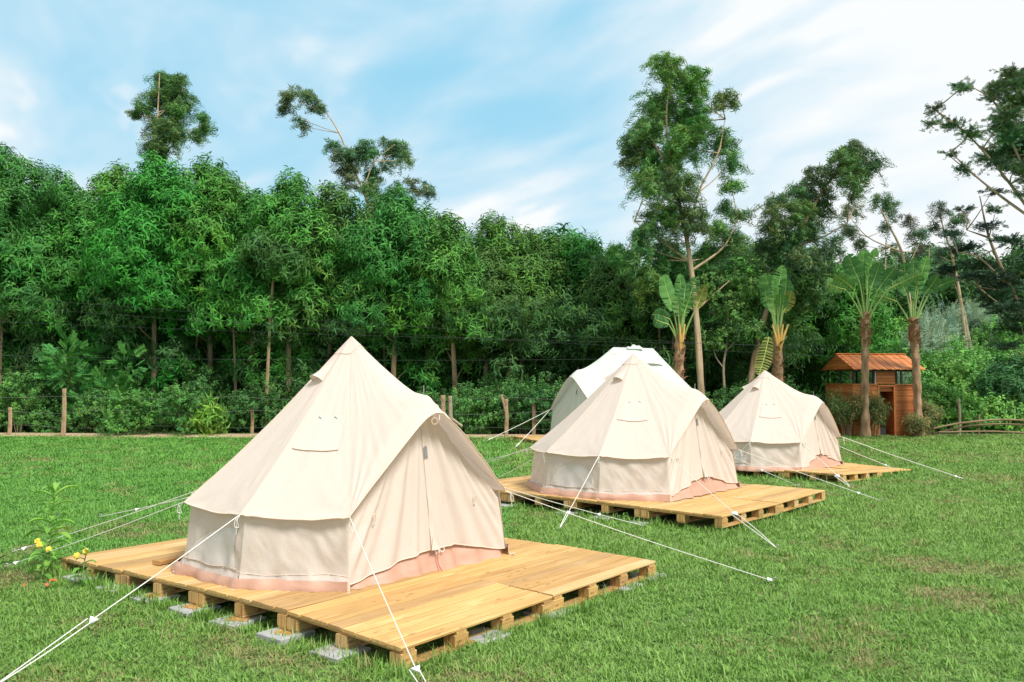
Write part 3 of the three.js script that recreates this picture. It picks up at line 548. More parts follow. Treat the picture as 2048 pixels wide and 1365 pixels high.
const acacias = [[-18.5, 31, 10.2, 1.72], [-18.3, 33.4, 9.9, 1.45], [-16.3, 32, 8.7, 1.5], [-15.2, 33.4, 10.1, 1.54], [-13.0, 31, 9.9, 1.63], [-11.2, 32, 10.1, 1.68], [-11.9, 34.2, 9.9, 1.19], [-9.7, 32, 8.7, 1.5], [-8.1, 31, 9.3, 1.54], [-6.7, 31.4, 8.9, 1.45], [-5.6, 33, 8.8, 1.35], [-4.3, 31, 8.7, 1.45], [-3.1, 32, 8.2, 1.4], [-2.0, 31, 7.7, 1.27], [-1.1, 32.4, 6.7, 1.31], [-0.7, 36, 8.8, 1.26], [0.4, 33, 7.6, 1.35], [1.4, 34, 7.7, 1.09], [2.2, 35, 7.6, 1.12], [3.1, 34, 7.6, 1.19], [3.9, 32.6, 6.5, 1.35], [5.4, 34, 6.2, 1.43], [9.8, 34.6, 6.9, 1.3], [12.6, 35, 7.2, 1.43], [13.2, 33.8, 5.9, 1.19]];
{
  const order = ['first', 'second', 'third', 'fourth', 'fifth', 'sixth', 'seventh', 'eighth', 'ninth', 'tenth', 'eleventh', 'twelfth', 'thirteenth', 'fourteenth', 'fifteenth', 'sixteenth', 'seventeenth', 'eighteenth', 'nineteenth', 'twentieth', 'twenty-first', 'twenty-second'];
  const where = (i) => i < 22 ? `bushy green tree of the wood behind the fence, ${order[i]} from the left edge` : ['bushy green tree below the leaning eucalyptus, behind the second palm', 'taller bushy green tree left of the hut, behind the third palm', 'lower bushy green tree directly left of the hut roof'][i - 22];
  acacias.forEach(([x, d, h, r], i) => acacia(x, d, h, r, 100 + i * 7, where(i)));
}
{
  // the mass of the wood behind the front row: nobody could count its trees
  const R = rng(77), cl = new Cloud('acacia'), t = new THREE.Group();
  t.name = 'woodland'; t.userData = { label: 'dense dark woodland filling the space behind the front row of trees', kind: 'stuff' }; scene.add(t);
  for (let i = 0; i < 620; i++) {
    const x = lerp(-27, 15, R()), d = lerp(35, 43, R()), top = (x < 4 ? 8.0 - 0.12 * Math.max(0, x + 6) : 6.2) + 1.2 * (noise(x * 0.6, d) - 0.5), y = lerp(0.5, top, Math.pow(R(), 0.8));
    clump(cl, [x, y, -d], 0.95, 46, { color: ACACIA, up: 0.4, size: 1.3, spread: 0.35 }, R);
  }
  for (let i = 0; i < 190; i++) {   // lower foliage between the front trunks
    const x = lerp(-21, 10.5, R()), d = lerp(30.2, 34.5, R()), y = lerp(1.4, 4.6, Math.pow(R(), 0.8));
    clump(cl, [x, y, -d], 0.6, 44, { color: [0.055, 0.16, 0.03], up: 0.0, size: 0.9, spread: 0.4, low: -0.4, inner: 0.6 }, R);
  }
  cl.build('woodland_leaves', t);
  const trunks = [];
  for (let i = 0; i < 70; i++) { const x = lerp(-22, 8, R()), d = lerp(31, 37, R()); trunks.push(tube([[x, -0.1, -d], [x + (R() - 0.5) * 0.4, 2.2, -d], [x + (R() - 0.5) * 0.8, 5.5, -d]], [0.05 + R() * 0.03, 0.045, 0.03], 6, 3, 0.1, i)); }
  const m = part('woodland_trunks', mergeGeometries(trunks), M.bark, t); m.userData.kind = 'stuff';
}

// ---- tall trees that stand out above the wood
const TALL = {
  tallEucalyptus: { x: 6.64, d: 29.6, lines: [[[0.0,-0.21],[-0.1,1.52],[-0.24,3.94],[-0.55,6.7],[-0.97,8.78],[-1.26,10.85],[-1.09,12.58]],[[-0.55,6.7],[-0.14,8.43],[0.55,9.82],[0.81,11.03]],[[-0.97,8.78],[-1.69,10.16],[-2.04,10.68]],[[-0.4,5.67],[0.73,6.53],[1.24,7.57]],[[-0.28,4.28],[0.9,5.32]],[[-0.48,6.01],[-1.69,6.88],[-2.39,7.4]]], clumps: [[-1.18,12.58,0.78],[-0.31,12.15,0.86],[-1.35,11.55,1.0],[-0.14,11.11,0.95],[-1.87,10.51,0.9],[0.55,11.29,0.55],[0.81,10.47,0.62],[-0.66,9.99,0.95],[-1.52,9.47,1.0],[-2.35,9.82,0.62],[1.0,9.61,0.55],[-2.04,8.61,0.73],[1.11,8.75,0.45],[-1.0,8.43,0.86],[-2.47,10.3,0.45],[1.07,8.0,0.48],[-1.35,7.57,0.73],[-0.48,7.22,0.78],[0.64,7.14,0.55],[-1.87,7.4,0.55],[1.31,7.66,0.35],[-2.04,6.53,0.83],[-1.18,6.19,0.8],[0.29,6.27,0.8],[1.07,6.62,0.66],[-2.82,6.19,0.66],[0.73,5.32,0.69],[-1.87,5.32,0.78]] },
  leaningEucalyptus: { x: 8.30, d: 30.5, lines: [[[0.0,-0.27],[0.32,2.58],[0.8,4.36],[1.51,6.14],[2.32,7.75],[3.21,9.17],[4.1,9.97]],[[1.51,6.14],[1.25,7.57],[1.07,8.28]],[[1.78,6.68],[2.85,7.03],[3.74,7.57]],[[2.32,7.75],[2.14,8.55]]], clumps: [[4.1,9.88,0.78],[3.38,9.67,0.75],[4.67,9.56,0.53],[2.67,9.08,0.68],[3.6,8.96,0.64],[2.17,8.55,0.68],[2.85,8.19,0.75],[1.25,8.24,0.57],[1.78,7.75,0.68],[4.36,8.78,0.36],[0.89,7.57,0.68],[1.43,6.86,0.86],[2.35,7.18,0.68],[0.71,6.5,0.61],[1.96,6.05,0.78],[2.76,6.5,0.5],[1.25,5.43,0.8],[2.32,5.07,0.71]] },
  sparseEucalyptus: { x: 17.25, d: 37, lines: [[[0.39,-0.7],[0.0,5.35],[-0.3,7.51],[-1.02,9.02],[-1.34,9.67]],[[-0.3,7.51],[-1.77,8.16],[-2.53,9.02]],[[-0.15,6.64],[0.61,8.16]]], clumps: [[-2.53,9.24,0.54],[-2.16,8.59,0.5],[-1.3,9.56,0.61],[-0.69,9.35,0.5],[-1.77,7.9,0.43],[-0.91,8.59,0.39],[-0.15,8.81,0.43],[0.22,8.16,0.39],[-0.48,7.68,0.39],[0.61,8.37,0.43],[0.86,7.68,0.35],[-0.04,7.25,0.35],[-2.85,8.37,0.3],[-1.56,7.25,0.3]] },
  thinEucalyptus: { x: 21.29, d: 40, lines: [[[0.12,-0.9],[-0.23,5.64],[-0.54,7.51],[-1.05,9.38],[-1.17,10.19]],[[-0.54,7.51],[-0.47,9.14]]], clumps: [[-1.17,9.96,0.54],[-0.7,9.38,0.54],[-1.29,9.14,0.42],[-0.54,8.56,0.42],[-0.93,7.93,0.33],[-0.23,9.61,0.33],[-0.47,7.04,0.37]] },
  leftEucalyptus: { x: -15.01, d: 36, lines: [[[0.0,-0.64],[-0.04,5.25],[-0.13,10.93],[-0.15,13.24],[-0.11,14.92]],[[-0.13,10.93],[0.84,12.19],[1.89,12.82]],[[-0.15,12.4],[-0.84,13.35]],[[-0.15,13.03],[0.74,13.87],[0.97,14.55]]], clumps: [[-0.21,14.71,0.59],[0.42,14.4,0.67],[-0.42,13.87,0.67],[0.95,14.55,0.27],[0.63,13.66,0.76],[-0.88,13.35,0.46],[-1.18,13.12,0.27],[-0.21,12.99,0.76],[0.84,13.14,0.46],[1.6,12.82,0.53],[2.06,12.82,0.23],[0.42,12.3,0.76],[-0.42,11.73,0.59],[0.88,12.15,0.46],[0.04,11.45,0.71],[1.3,12.3,0.34]] },
  bentEucalyptus: { x: -5.93, d: 36, lines: [[[0.06,-0.64],[0.0,5.25],[-0.08,8.83],[-0.42,9.88],[-0.88,10.93],[-1.47,12.36],[-2.04,13.24],[-2.82,14.08]],[[-0.42,9.88],[0.06,11.14],[0.9,11.87]],[[-0.04,9.04],[0.9,9.77],[2.27,10.13]]], clumps: [[-3.41,13.77,0.5],[-2.94,14.0,0.46],[-3.62,13.2,0.38],[-3.07,12.69,0.38],[-2.52,13.6,0.34],[-2.21,13.28,0.27],[-1.83,11.85,0.34],[-1.51,11.35,0.42],[-0.88,11.35,0.59],[-0.25,11.56,0.59],[-1.09,10.68,0.53],[-0.15,10.68,0.59],[0.53,11.87,0.53],[1.05,11.77,0.53],[1.28,11.24,0.38],[0.42,11.1,0.34],[1.01,9.96,0.46],[1.64,10.09,0.36],[2.19,10.09,0.36],[2.4,9.75,0.25],[-0.04,9.79,0.55],[-0.84,10.05,0.42],[1.47,9.54,0.27],[0.63,9.41,0.27]] },
  spreadingTree: { x: 15.15, d: 24, lines: [[[0.0,0.16],[-0.07,4.09],[-0.28,6.33],[-0.42,8.29],[-0.28,9.97]],[[-0.28,6.33],[-1.05,7.45],[-1.82,8.43],[-2.52,9.13],[-3.15,9.58]],[[-0.35,7.17],[-1.05,8.85],[-1.47,9.83],[-2.1,10.26]],[[-0.28,6.33],[-1.33,7.1],[-2.17,7.8],[-2.71,8.36]],[[-0.21,6.05],[0.21,8.29]]], clumps: [[-3.15,9.55,0.21],[-2.85,9.89,0.2],[-2.92,9.33,0.21],[-2.57,9.13,0.27],[-2.17,10.26,0.21],[-1.68,10.17,0.24],[-1.96,9.83,0.25],[-1.33,9.97,0.29],[-2.31,8.78,0.29],[-1.82,8.99,0.32],[-1.33,9.13,0.35],[-0.84,9.69,0.48],[-1.61,8.43,0.32],[-1.02,8.43,0.42],[-2.62,8.35,0.17],[-2.24,7.87,0.24],[-1.82,7.79,0.24],[-1.33,7.7,0.29],[-0.88,7.56,0.36],[-0.77,8.99,0.42],[-0.97,7.0,0.18],[-0.77,10.26,0.25],[-0.21,8.57,0.56],[0.07,9.69,0.56],[-0.07,7.59,0.56],[0.49,8.71,0.7],[-0.21,10.68,0.49]] },
  tieredTree: { x: 18.40, d: 29, lines: [[[0.0,-0.17],[-0.34,2.54],[-1.36,4.91],[-2.12,6.77],[-2.41,8.21]],[[-1.61,5.25],[-2.54,6.1],[-3.22,6.27]],[[-1.52,4.91],[-2.54,5.08]],[[-2.12,6.77],[-2.88,7.03]]], clumps: [[-2.41,8.16,0.27],[-2.71,7.82,0.24],[-2.12,7.62,0.24],[-3.05,7.01,0.34],[-2.29,7.11,0.34],[-2.79,6.44,0.41],[-1.95,6.5,0.41],[-3.13,5.76,0.44],[-2.29,5.89,0.44],[-1.44,6.01,0.51],[-2.71,5.42,0.41],[-1.86,5.38,0.47],[-1.19,5.25,0.58],[-2.12,4.74,0.58],[-1.36,4.4,0.64],[-0.68,5.93,0.68],[-1.86,3.89,0.51],[-1.1,3.64,0.47],[-2.46,4.23,0.41],[-1.36,3.05,0.34]] },
};
function tallTree(key, name, label, kind, o) {
  const s = TALL[key], R = rng(o.seed), base = s.x > 10 && s.d > 31 ? hillHeight(s.x, s.d) : 0, t = thing(name, label, 'tree', [s.x, 0, -s.d]), cl = new Cloud(kind), z = new Map(), lines = s.lines.map((l) => l.map((q) => [...q]));
  lines[0][0][1] = base - 0.1;
  for (const [x, y, r] of s.clumps) {
    const dz = (R() - 0.5) * 2 * (o.deep ?? 1.2); z.set(x + ',' + y, dz);
    // sprays: thin shoots that leave the middle of the clump and carry leaves along their length
    const sprays = Math.round((o.dense ?? 1) * 46 * r * r + 5), hue = o.color.map((q) => q * (0.8 + 0.45 * R()));
    for (let i = 0; i < sprays; i++) {
      const a = R() * 6.283, e = (R() - 0.4) * 2.6, dir = V(Math.cos(a), e * (o.tall ?? 1), Math.sin(a)).normalize(), start = V(x + (R() - 0.5) * r * 0.9, y + (R() - 0.4) * r * 1.1 * (o.tall ?? 1), dz + (R() - 0.5) * r * 0.9), len = r * (o.reach ?? 1) * (0.35 + 0.6 * R()), n = Math.max(3, Math.round(len / (o.gap ?? 0.09)));
      for (let k = 0; k < n; k++) {
        const q = (k + 0.5) / n, p = start.clone().addScaledVector(dir, len * q).add(V((R() - 0.5) * 0.08, -(o.droop ?? 0.8) * len * q * q, (R() - 0.5) * 0.08));
        cl.add(p, V(dir.x + (R() - 0.5) * 1.2, (o.up ?? 0) + (R() - 0.5) * 0.8, dir.z + (R() - 0.5) * 1.2), (o.size ?? 1) * (0.7 + 0.5 * R()), tone(hue, R, 0.3, 0.2), R);
      }
    }
  }
  // twigs from the nearest limb point to each clump
  const pts = lines.flatMap((l, i) => l.map(([x, y]) => [x, y])), twigs = [];
  for (const [x, y, r] of s.clumps) {
    let best = null, bd = 1e9;
    for (const p of pts) { const dd = Math.hypot(p[0] - x, p[1] - y) + (p[1] > y ? 1.5 : 0); if (dd < bd && p[1] > 1) { bd = dd; best = p; } }
    const dz = z.get(x + ',' + y);
    if (bd < 4) twigs.push(tube([V(best[0], best[1], 0), V(lerp(best[0], x, 0.55), lerp(best[1], y, 0.45), dz * 0.4), V(x, y, dz)], [o.r * 0.2, o.r * 0.07], 5, 4, 0.1, 3));
  }
  part('trunk', mergeGeometries([limbs(lines, o.r, o.seed), ...twigs]), o.bark ?? M.paleBark, t);
  cl.build('crown', t);
}
tallTree('tallEucalyptus', 'eucalyptus_tree', 'tallest eucalyptus with slender pale trunk rising behind the white tent', 'euc', { seed: 31, r: 0.14, color: [0.12, 0.26, 0.06], up: -0.2, dense: 1.5, deep: 1.0 });
tallTree('leaningEucalyptus', 'eucalyptus_tree', 'eucalyptus with trunk and crown leaning far to the right, behind the third tent', 'euc', { seed: 32, r: 0.13, color: [0.1, 0.2, 0.06], up: -0.2, dense: 1.5, deep: 1.0, bark: M.post });
tallTree('sparseEucalyptus', 'eucalyptus_tree', 'thinly leaved eucalyptus bending left above the wooden hut', 'euc', { seed: 33, r: 0.1, color: [0.12, 0.19, 0.09], up: -0.1, dense: 1.0, deep: 0.9, size: 0.95 });
tallTree('thinEucalyptus', 'eucalyptus_tree', 'thin upright eucalyptus right of the hut, beside the tiered tree', 'euc', { seed: 34, r: 0.09, color: [0.1, 0.17, 0.09], up: -0.1, dense: 0.9, deep: 0.7 });
tallTree('leftEucalyptus', 'eucalyptus_tree', 'tall slim tree rising above the wood at the left', 'euc', { seed: 35, r: 0.1, color: [0.1, 0.22, 0.05], up: 0.1, dense: 1.9, deep: 0.8 });
tallTree('bentEucalyptus', 'eucalyptus_tree', 'eucalyptus above the wood with one long bare branch bent to the left', 'euc', { seed: 36, r: 0.085, color: [0.11, 0.21, 0.065], up: -0.3, dense: 1.7, deep: 0.7 });
tallTree('spreadingTree', 'spreading_tree', 'dark spreading tree whose branches reach in from the right edge', 'feather', { seed: 37, r: 0.13, color: [0.085, 0.18, 0.06], up: 0.25, dense: 12, deep: 1.4, tall: 0.7, size: 0.34, gap: 0.06, droop: 0.25, reach: 1.5, bark: M.greyBark });
tallTree('tieredTree', 'tiered_tree', 'dark tree with flat tiers of foliage right of the hut', 'feather', { seed: 38, r: 0.12, color: [0.03, 0.085, 0.035], up: 0.25, dense: 4.5, deep: 1.6, tall: 0.4, size: 0.46, gap: 0.08, droop: 0.2, reach: 1.3, bark: M.bark });
// grey-green eucalyptus foliage low between the tall ones
{
  const R = rng(90);
  [[5.3, 34.5, 6.7, 'pale drooping eucalyptus just left of the tallest eucalyptus'], [10.4, 35.5, 7.6, 'dusky eucalyptus between the tallest and the leaning eucalyptus']].forEach(([x, d, h, label], j) => {
    const t = thing('eucalyptus_tree', label, 'tree', [x, 0, -d]), cl = new Cloud('euc');
    for (let i = 0; i < 26; i++) clump(cl, [(R() - 0.5) * 3.2, lerp(2.5, h, R()), (R() - 0.5) * 2], 0.5, 40, { color: j ? [0.08, 0.15, 0.07] : [0.11, 0.2, 0.09], up: -0.3, tall: 1.4, spread: 0.35 }, R);
    part('trunk', tube([[0, -0.1, 0], [0.15, 2.5, 0], [-0.1, 5, 0], [0.1, h - 0.4, 0]], [0.1, 0.07, 0.03], 7, 4, 0.1, 5), M.paleBark, t);
    cl.build('crown', t);
  });
}
// slim trunks and young trees in front of the wood
[[6.05, 31.2, 0.16, 5.2, 'thick yellowish bare trunk just left of the tallest eucalyptus trunk', 0.05, M.post], [-8.6, 29.9, 0.065, 6, 'slim brown trunk in front of the wood left of the near tent', 0.25, M.post], [8.95, 30.5, 0.09, 5.6, 'slanting mossy trunk left of the second palm', 1.3, M.bark]].forEach(([x, d, r, h, label, lean, m], i) => {
  const t = thing('slim_tree', label, 'tree', [x, 0, -d]), R = rng(900 + i), cl = new Cloud('acacia');
  part('trunk', tube([[0, -0.1, 0], [lean * 0.3, h * 0.4, 0], [lean * 0.55, h * 0.7, 0], [lean, h, 0]], [r, r * 0.8, r * 0.5], 8, 5, 0.1, i + 3), m, t);
  for (let k = 0; k < 7; k++) clump(cl, [lean + (R() - 0.5) * 1.2, h + (R() - 0.5) * 1.2, (R() - 0.5)], 0.5, 45, { color: [0.06, 0.18, 0.03], up: 0.2, spread: 0.3 }, R);
  cl.build('crown', t);
});
{
  const t = thing('young_tree', 'pale forked young tree between the second and third tents', 'tree', [7.45, 0, -30.2]), R = rng(955), cl = new Cloud('round');
  part('trunk', mergeGeometries([tube([[0, -0.1, 0], [0.05, 1.3, 0], [0.02, 2.4, 0], [0.15, 3.2, 0], [0.2, 4.6, 0]], [0.06, 0.045, 0.02], 6, 4, 0.1, 7), tube([[0.02, 2.3, 0], [-0.25, 2.7, 0], [-0.35, 3.1, 0]], [0.025, 0.012], 5, 4), tube([[0.1, 2.9, 0], [0.5, 3.3, 0.1], [0.9, 3.5, 0.1]], [0.025, 0.01], 5, 4)]), M.greyBark, t);
  for (const [x, y] of [[-0.6, 3.2], [0, 3.3], [0.5, 3.5], [1, 3.6], [0.2, 4.2], [-0.3, 4.7], [0.5, 4.9], [0.3, 5.5], [0.9, 5.2], [-0.5, 5.3]]) clump(cl, [x, y, (R() - 0.5) * 0.8], 0.42, 55, { color: [0.11, 0.26, 0.045], up: 0.3, tall: 0.55, size: 1.1, spread: 0.3 }, R);
  cl.build('crown', t);
}

// ---- shrubs along the fence and on the hill
function shrub(name, label, x, d, h, r, kind, color0, seed, o = {}) {
  const color = color0.map((v) => v * 1.4);
  const R = rng(seed), t = thing(name, label, o.category ?? 'shrub', [x, o.base ?? 0, -d], 0, o.group), cl = new Cloud(kind), stems = [];
  const n = o.n ?? 14;
  for (let i = 0; i < n; i++) {
    const a = R() * 6.283, q = r * Math.sqrt(R()) * 0.85, y = lerp(0.18, 0.92, i / n) * h, c = [Math.cos(a) * q, y, Math.sin(a) * q * 0.8];
    clump(cl, c, (o.blob ?? 0.3) * (0.7 + 0.6 * R()), o.per ?? 32, { color, up: o.up ?? 0.6, size: o.size ?? 0.9, spread: 0.3 }, R);
    if (i % 2) stems.push(tube([[c[0] * 0.2, -0.03, c[2] * 0.2], [c[0] * 0.6, y * 0.6, c[2] * 0.6], c], [0.012, 0.005], 5, 3));
  }
  part('stem', mergeGeometries(stems), o.bark ?? M.bark, t);
  cl.build('foliage', t);
}
shrub('feathery_sapling', 'feathery light green sapling left of the tall fence post', -14.6, 29.6, 3.0, 1.5, 'feather', [0.05, 0.19, 0.03], 501, { n: 20, blob: 0.4, per: 34, size: 1.1, up: 0.1 });
shrub('leafy_shrub', 'bright green leafy shrub right of the tall fence post, on the path edge', -12.15, 27.4, 1.35, 0.75, 'round', [0.07, 0.2, 0.03], 502, { n: 12, size: 0.85 });
shrub('leafy_shrub', 'leafy shrub on the path edge between the tall post and the near tent', -10.45, 27.6, 1.5, 0.6, 'round', [0.06, 0.18, 0.03], 503, { n: 12, size: 0.85 });
shrub('leafy_shrub', 'leafy shrub behind the fence at the far left edge', -16.6, 28.9, 1.9, 0.9, 'round', [0.075, 0.2, 0.035], 504, { n: 14 });
shrub('leafy_shrub', 'small leafy shrub left of the tall fence post', -14.1, 28.8, 1.2, 0.7, 'round', [0.07, 0.19, 0.035], 505, { n: 10 });
shrub('mango_sapling', 'young sapling with drooping bright yellow-green leaves left of the near tent', -9.75, 27.6, 1.25, 0.22, 'acacia', [0.13, 0.27, 0.03], 506, { n: 6, blob: 0.2, per: 12, size: 1.05, up: -0.4 });
shrub('leafy_shrub', 'dense shrub behind the forked fence post', 0.35, 29, 1.7, 0.9, 'round', [0.055, 0.17, 0.035], 507, { n: 16 });
shrub('leafy_shrub', 'low shrub between the near tent and the forked fence post', -1.3, 28.8, 1.3, 0.8, 'round', [0.06, 0.18, 0.03], 508, { n: 14 });
shrub('leafy_shrub', 'shrub behind the white tent awning, left of it', 1.35, 28.6, 1.5, 0.7, 'round', [0.05, 0.16, 0.035], 509, { n: 12 });
{
  const R = rng(61), cl = new Cloud('round'), t = new THREE.Group();
  t.name = 'undergrowth'; t.userData = { label: 'tangled green undergrowth along the fence at the foot of the wood', kind: 'stuff' }; scene.add(t);
  for (let i = 0; i < 560; i++) {
    const x = lerp(-20, 11, R()), d = lerp(29.0, 31.6, R()), h = (0.35 + 1.5 * noise(x * 0.8, d * 0.5, 4)) * (0.7 + 0.3 * (d - 29));
    clump(cl, [x, h * (0.2 + 0.8 * R()), -d], 0.34, 24, { color: mix3([0.05, 0.17, 0.03], [0.1, 0.25, 0.05], R()), up: 0.4, size: 1.0, spread: 0.4 }, R);
  }
  cl.build('undergrowth_leaves', t);
}
{
  // bright shrubs that cover the slope, and the wood on top of it
  const R = rng(62), cl = new Cloud('round'), t = new THREE.Group();
  t.name = 'slope_shrubbery'; t.userData = { label: 'bright green shrubbery covering the slope right of the hut', kind: 'stuff' }; scene.add(t);
  for (let i = 0; i < 1150; i++) {
    const d = lerp(31.2, 50, R() * R()), x = lerp(13.2, 0.72 * d + 1, R()), g = hillHeight(x, d), h = 0.5 + 1.5 * Math.pow(noise(x * 0.7, d * 0.7, 9), 1.3);
    clump(cl, [x, g + h * (0.15 + 0.75 * R()), -d], 0.5, 30, { color: mix3([0.09, 0.3, 0.04], [0.19, 0.42, 0.07], noise(x * 0.5, d * 0.5, 2)), up: 0.45, size: 1.25, spread: 0.35 }, R);
  }
  cl.build('shrub_leaves', t);
  const c2 = new Cloud('acacia'), w = new THREE.Group();
  w.name = 'hill_woodland'; w.userData = { label: 'distant dark green wood along the top of the slope at the right', kind: 'stuff' }; scene.add(w);
  for (let i = 0; i < 800; i++) {
    const d = lerp(50, 72, R()), x = lerp(14, 0.68 * d + 3, R()), g = hillHeight(x, d), y = lerp(0.6, 3.4 + 2.6 * noise(x * 0.25, d * 0.2, 3), Math.pow(R(), 0.7));
    clump(c2, [x, g + y, -d], 1.0, 36, { color: mix3([0.05, 0.15, 0.035], [0.075, 0.2, 0.045], R()), up: 0.4, size: 1.9, spread: 0.3 }, R);
  }
  c2.build('hill_leaves', w);
  const trunks = [];
  for (let i = 0; i < 22; i++) { const d = lerp(49, 58, R()), x = lerp(18, 0.62 * d, R()), g = hillHeight(x, d); trunks.push(tube([[x, g - 0.2, -d], [x + (R() - 0.5) * 0.5, g + 3, -d], [x + (R() - 0.5), g + 6, -d]], [0.08, 0.06, 0.03], 5, 3, 0.1, i)); }
  part('hill_trunks', mergeGeometries(trunks), M.greyBark, w).userData.kind = 'stuff';
}
[[14.6, 33.5, 1.7, 'grey-green willow-like bush behind the hut roof'], [20.3, 40.5, 2.3, 'larger silvery grey-green bush on the slope, left of the two'], [22.6, 41.5, 2.3, 'silvery grey-green bush high on the slope near the right edge'], [18.2, 38, 2.2, 'silvery bush on the slope just right of the fourth palm']].forEach(([x, d, h, label], i) => shrub('silvery_bush', label, x, d, h, 0.95, 'fine', [0.24, 0.33, 0.22], 520 + i, { base: hillHeight(x, d), n: 18, blob: 0.45, per: 42, size: 1.3, group: 'silvery bushes on the slope' }));
shrub('dark_bush', 'big dark round bush on the slope at the right edge', 18.8, 32.2, 2.3, 1.0, 'acacia', [0.035, 0.13, 0.03], 540, { base: 0.3, n: 18, blob: 0.5, per: 46, size: 1.0 });
{
  const t = thing('bare_trunk', 'pale bare tree trunk leaning on the slope, near the right edge', 'trunk', [21.6, hillHeight(21.6, 40), -40]);
  part('trunk', tube([[0, -0.3, 0], [-0.25, 1.3, 0], [-0.35, 2.0, 0], [-0.42, 2.6, 0]], [0.13, 0.11, 0.07], 7, 4, 0.1, 3), M.greyBark, t);
  const q = thing('thin_post', 'thin grey post standing among the shrubs behind the rail fence', 'post', [15.75, 0, -30.2]);
  part('shaft', tube([[0, -0.1, 0], [0.02, 0.7, 0], [0.0, 1.25, 0]], [0.055, 0.045], 7, 3, 0.1, 3), M.greyBark, q);
}

// ------------------------------------------------------------------ traveller's palms
function blade(len, wid, droop, tear, seed) {
  // two halves of strips along a curved midrib, in the x-y plane, base at the origin, tip up
  const R = rng(seed), rib = (k) => V(0, len * k - droop * len * 0.25 * k * k, droop * len * 0.5 * k * k), p = [], idx = [], n = 14;
  const w = (k) => wid * Math.pow(Math.sin(Math.PI * clamp(0.1 + 0.86 * k)), 0.7) * (k > 0.93 ? lerp(1, 0.35, (k - 0.93) / 0.07) : 1);
  for (const s of [-1, 1]) {
    let slide = 0;
    for (let i = 0; i < n; i++) {
      const a = i / n, b = (i + 1) / n - (R() < tear ? 0.012 + R() * 0.02 : 0), twist = R() < tear ? (R() - 0.5) * 0.5 : 0, hang = R() < tear ? 0.25 * R() : 0;
      const o = p.length / 3;
      for (let j = 0; j <= 4; j++) for (const k of [a, b]) {
        const c = rib(k), q = (j / 4) * w(k), y = c.y + q * 0.22 * (1 - hang), z = c.z + q * 0.34 - 0.9 * q * q / wid * (0.35 + hang) + twist * q * 0.5;
        p.push(s * q, y, z + 0.006 * Math.sin(k * 60));
      }
      for (let j = 0; j < 4; j++) { const e = o + j * 2; idx.push(e, e + 1, e + 3, e, e + 3, e + 2); }
    }
  }
  const g = new THREE.BufferGeometry();
  g.setAttribute('position', new THREE.Float32BufferAttribute(p, 3)); g.setIndex(idx); g.computeVertexNormals();
  return { g, rib: tube([0, 0.33, 0.66, 1].map((k) => rib(k).add(V(0, 0, -0.004))), [0.02, 0.014, 0.005], 5, 4) };
}
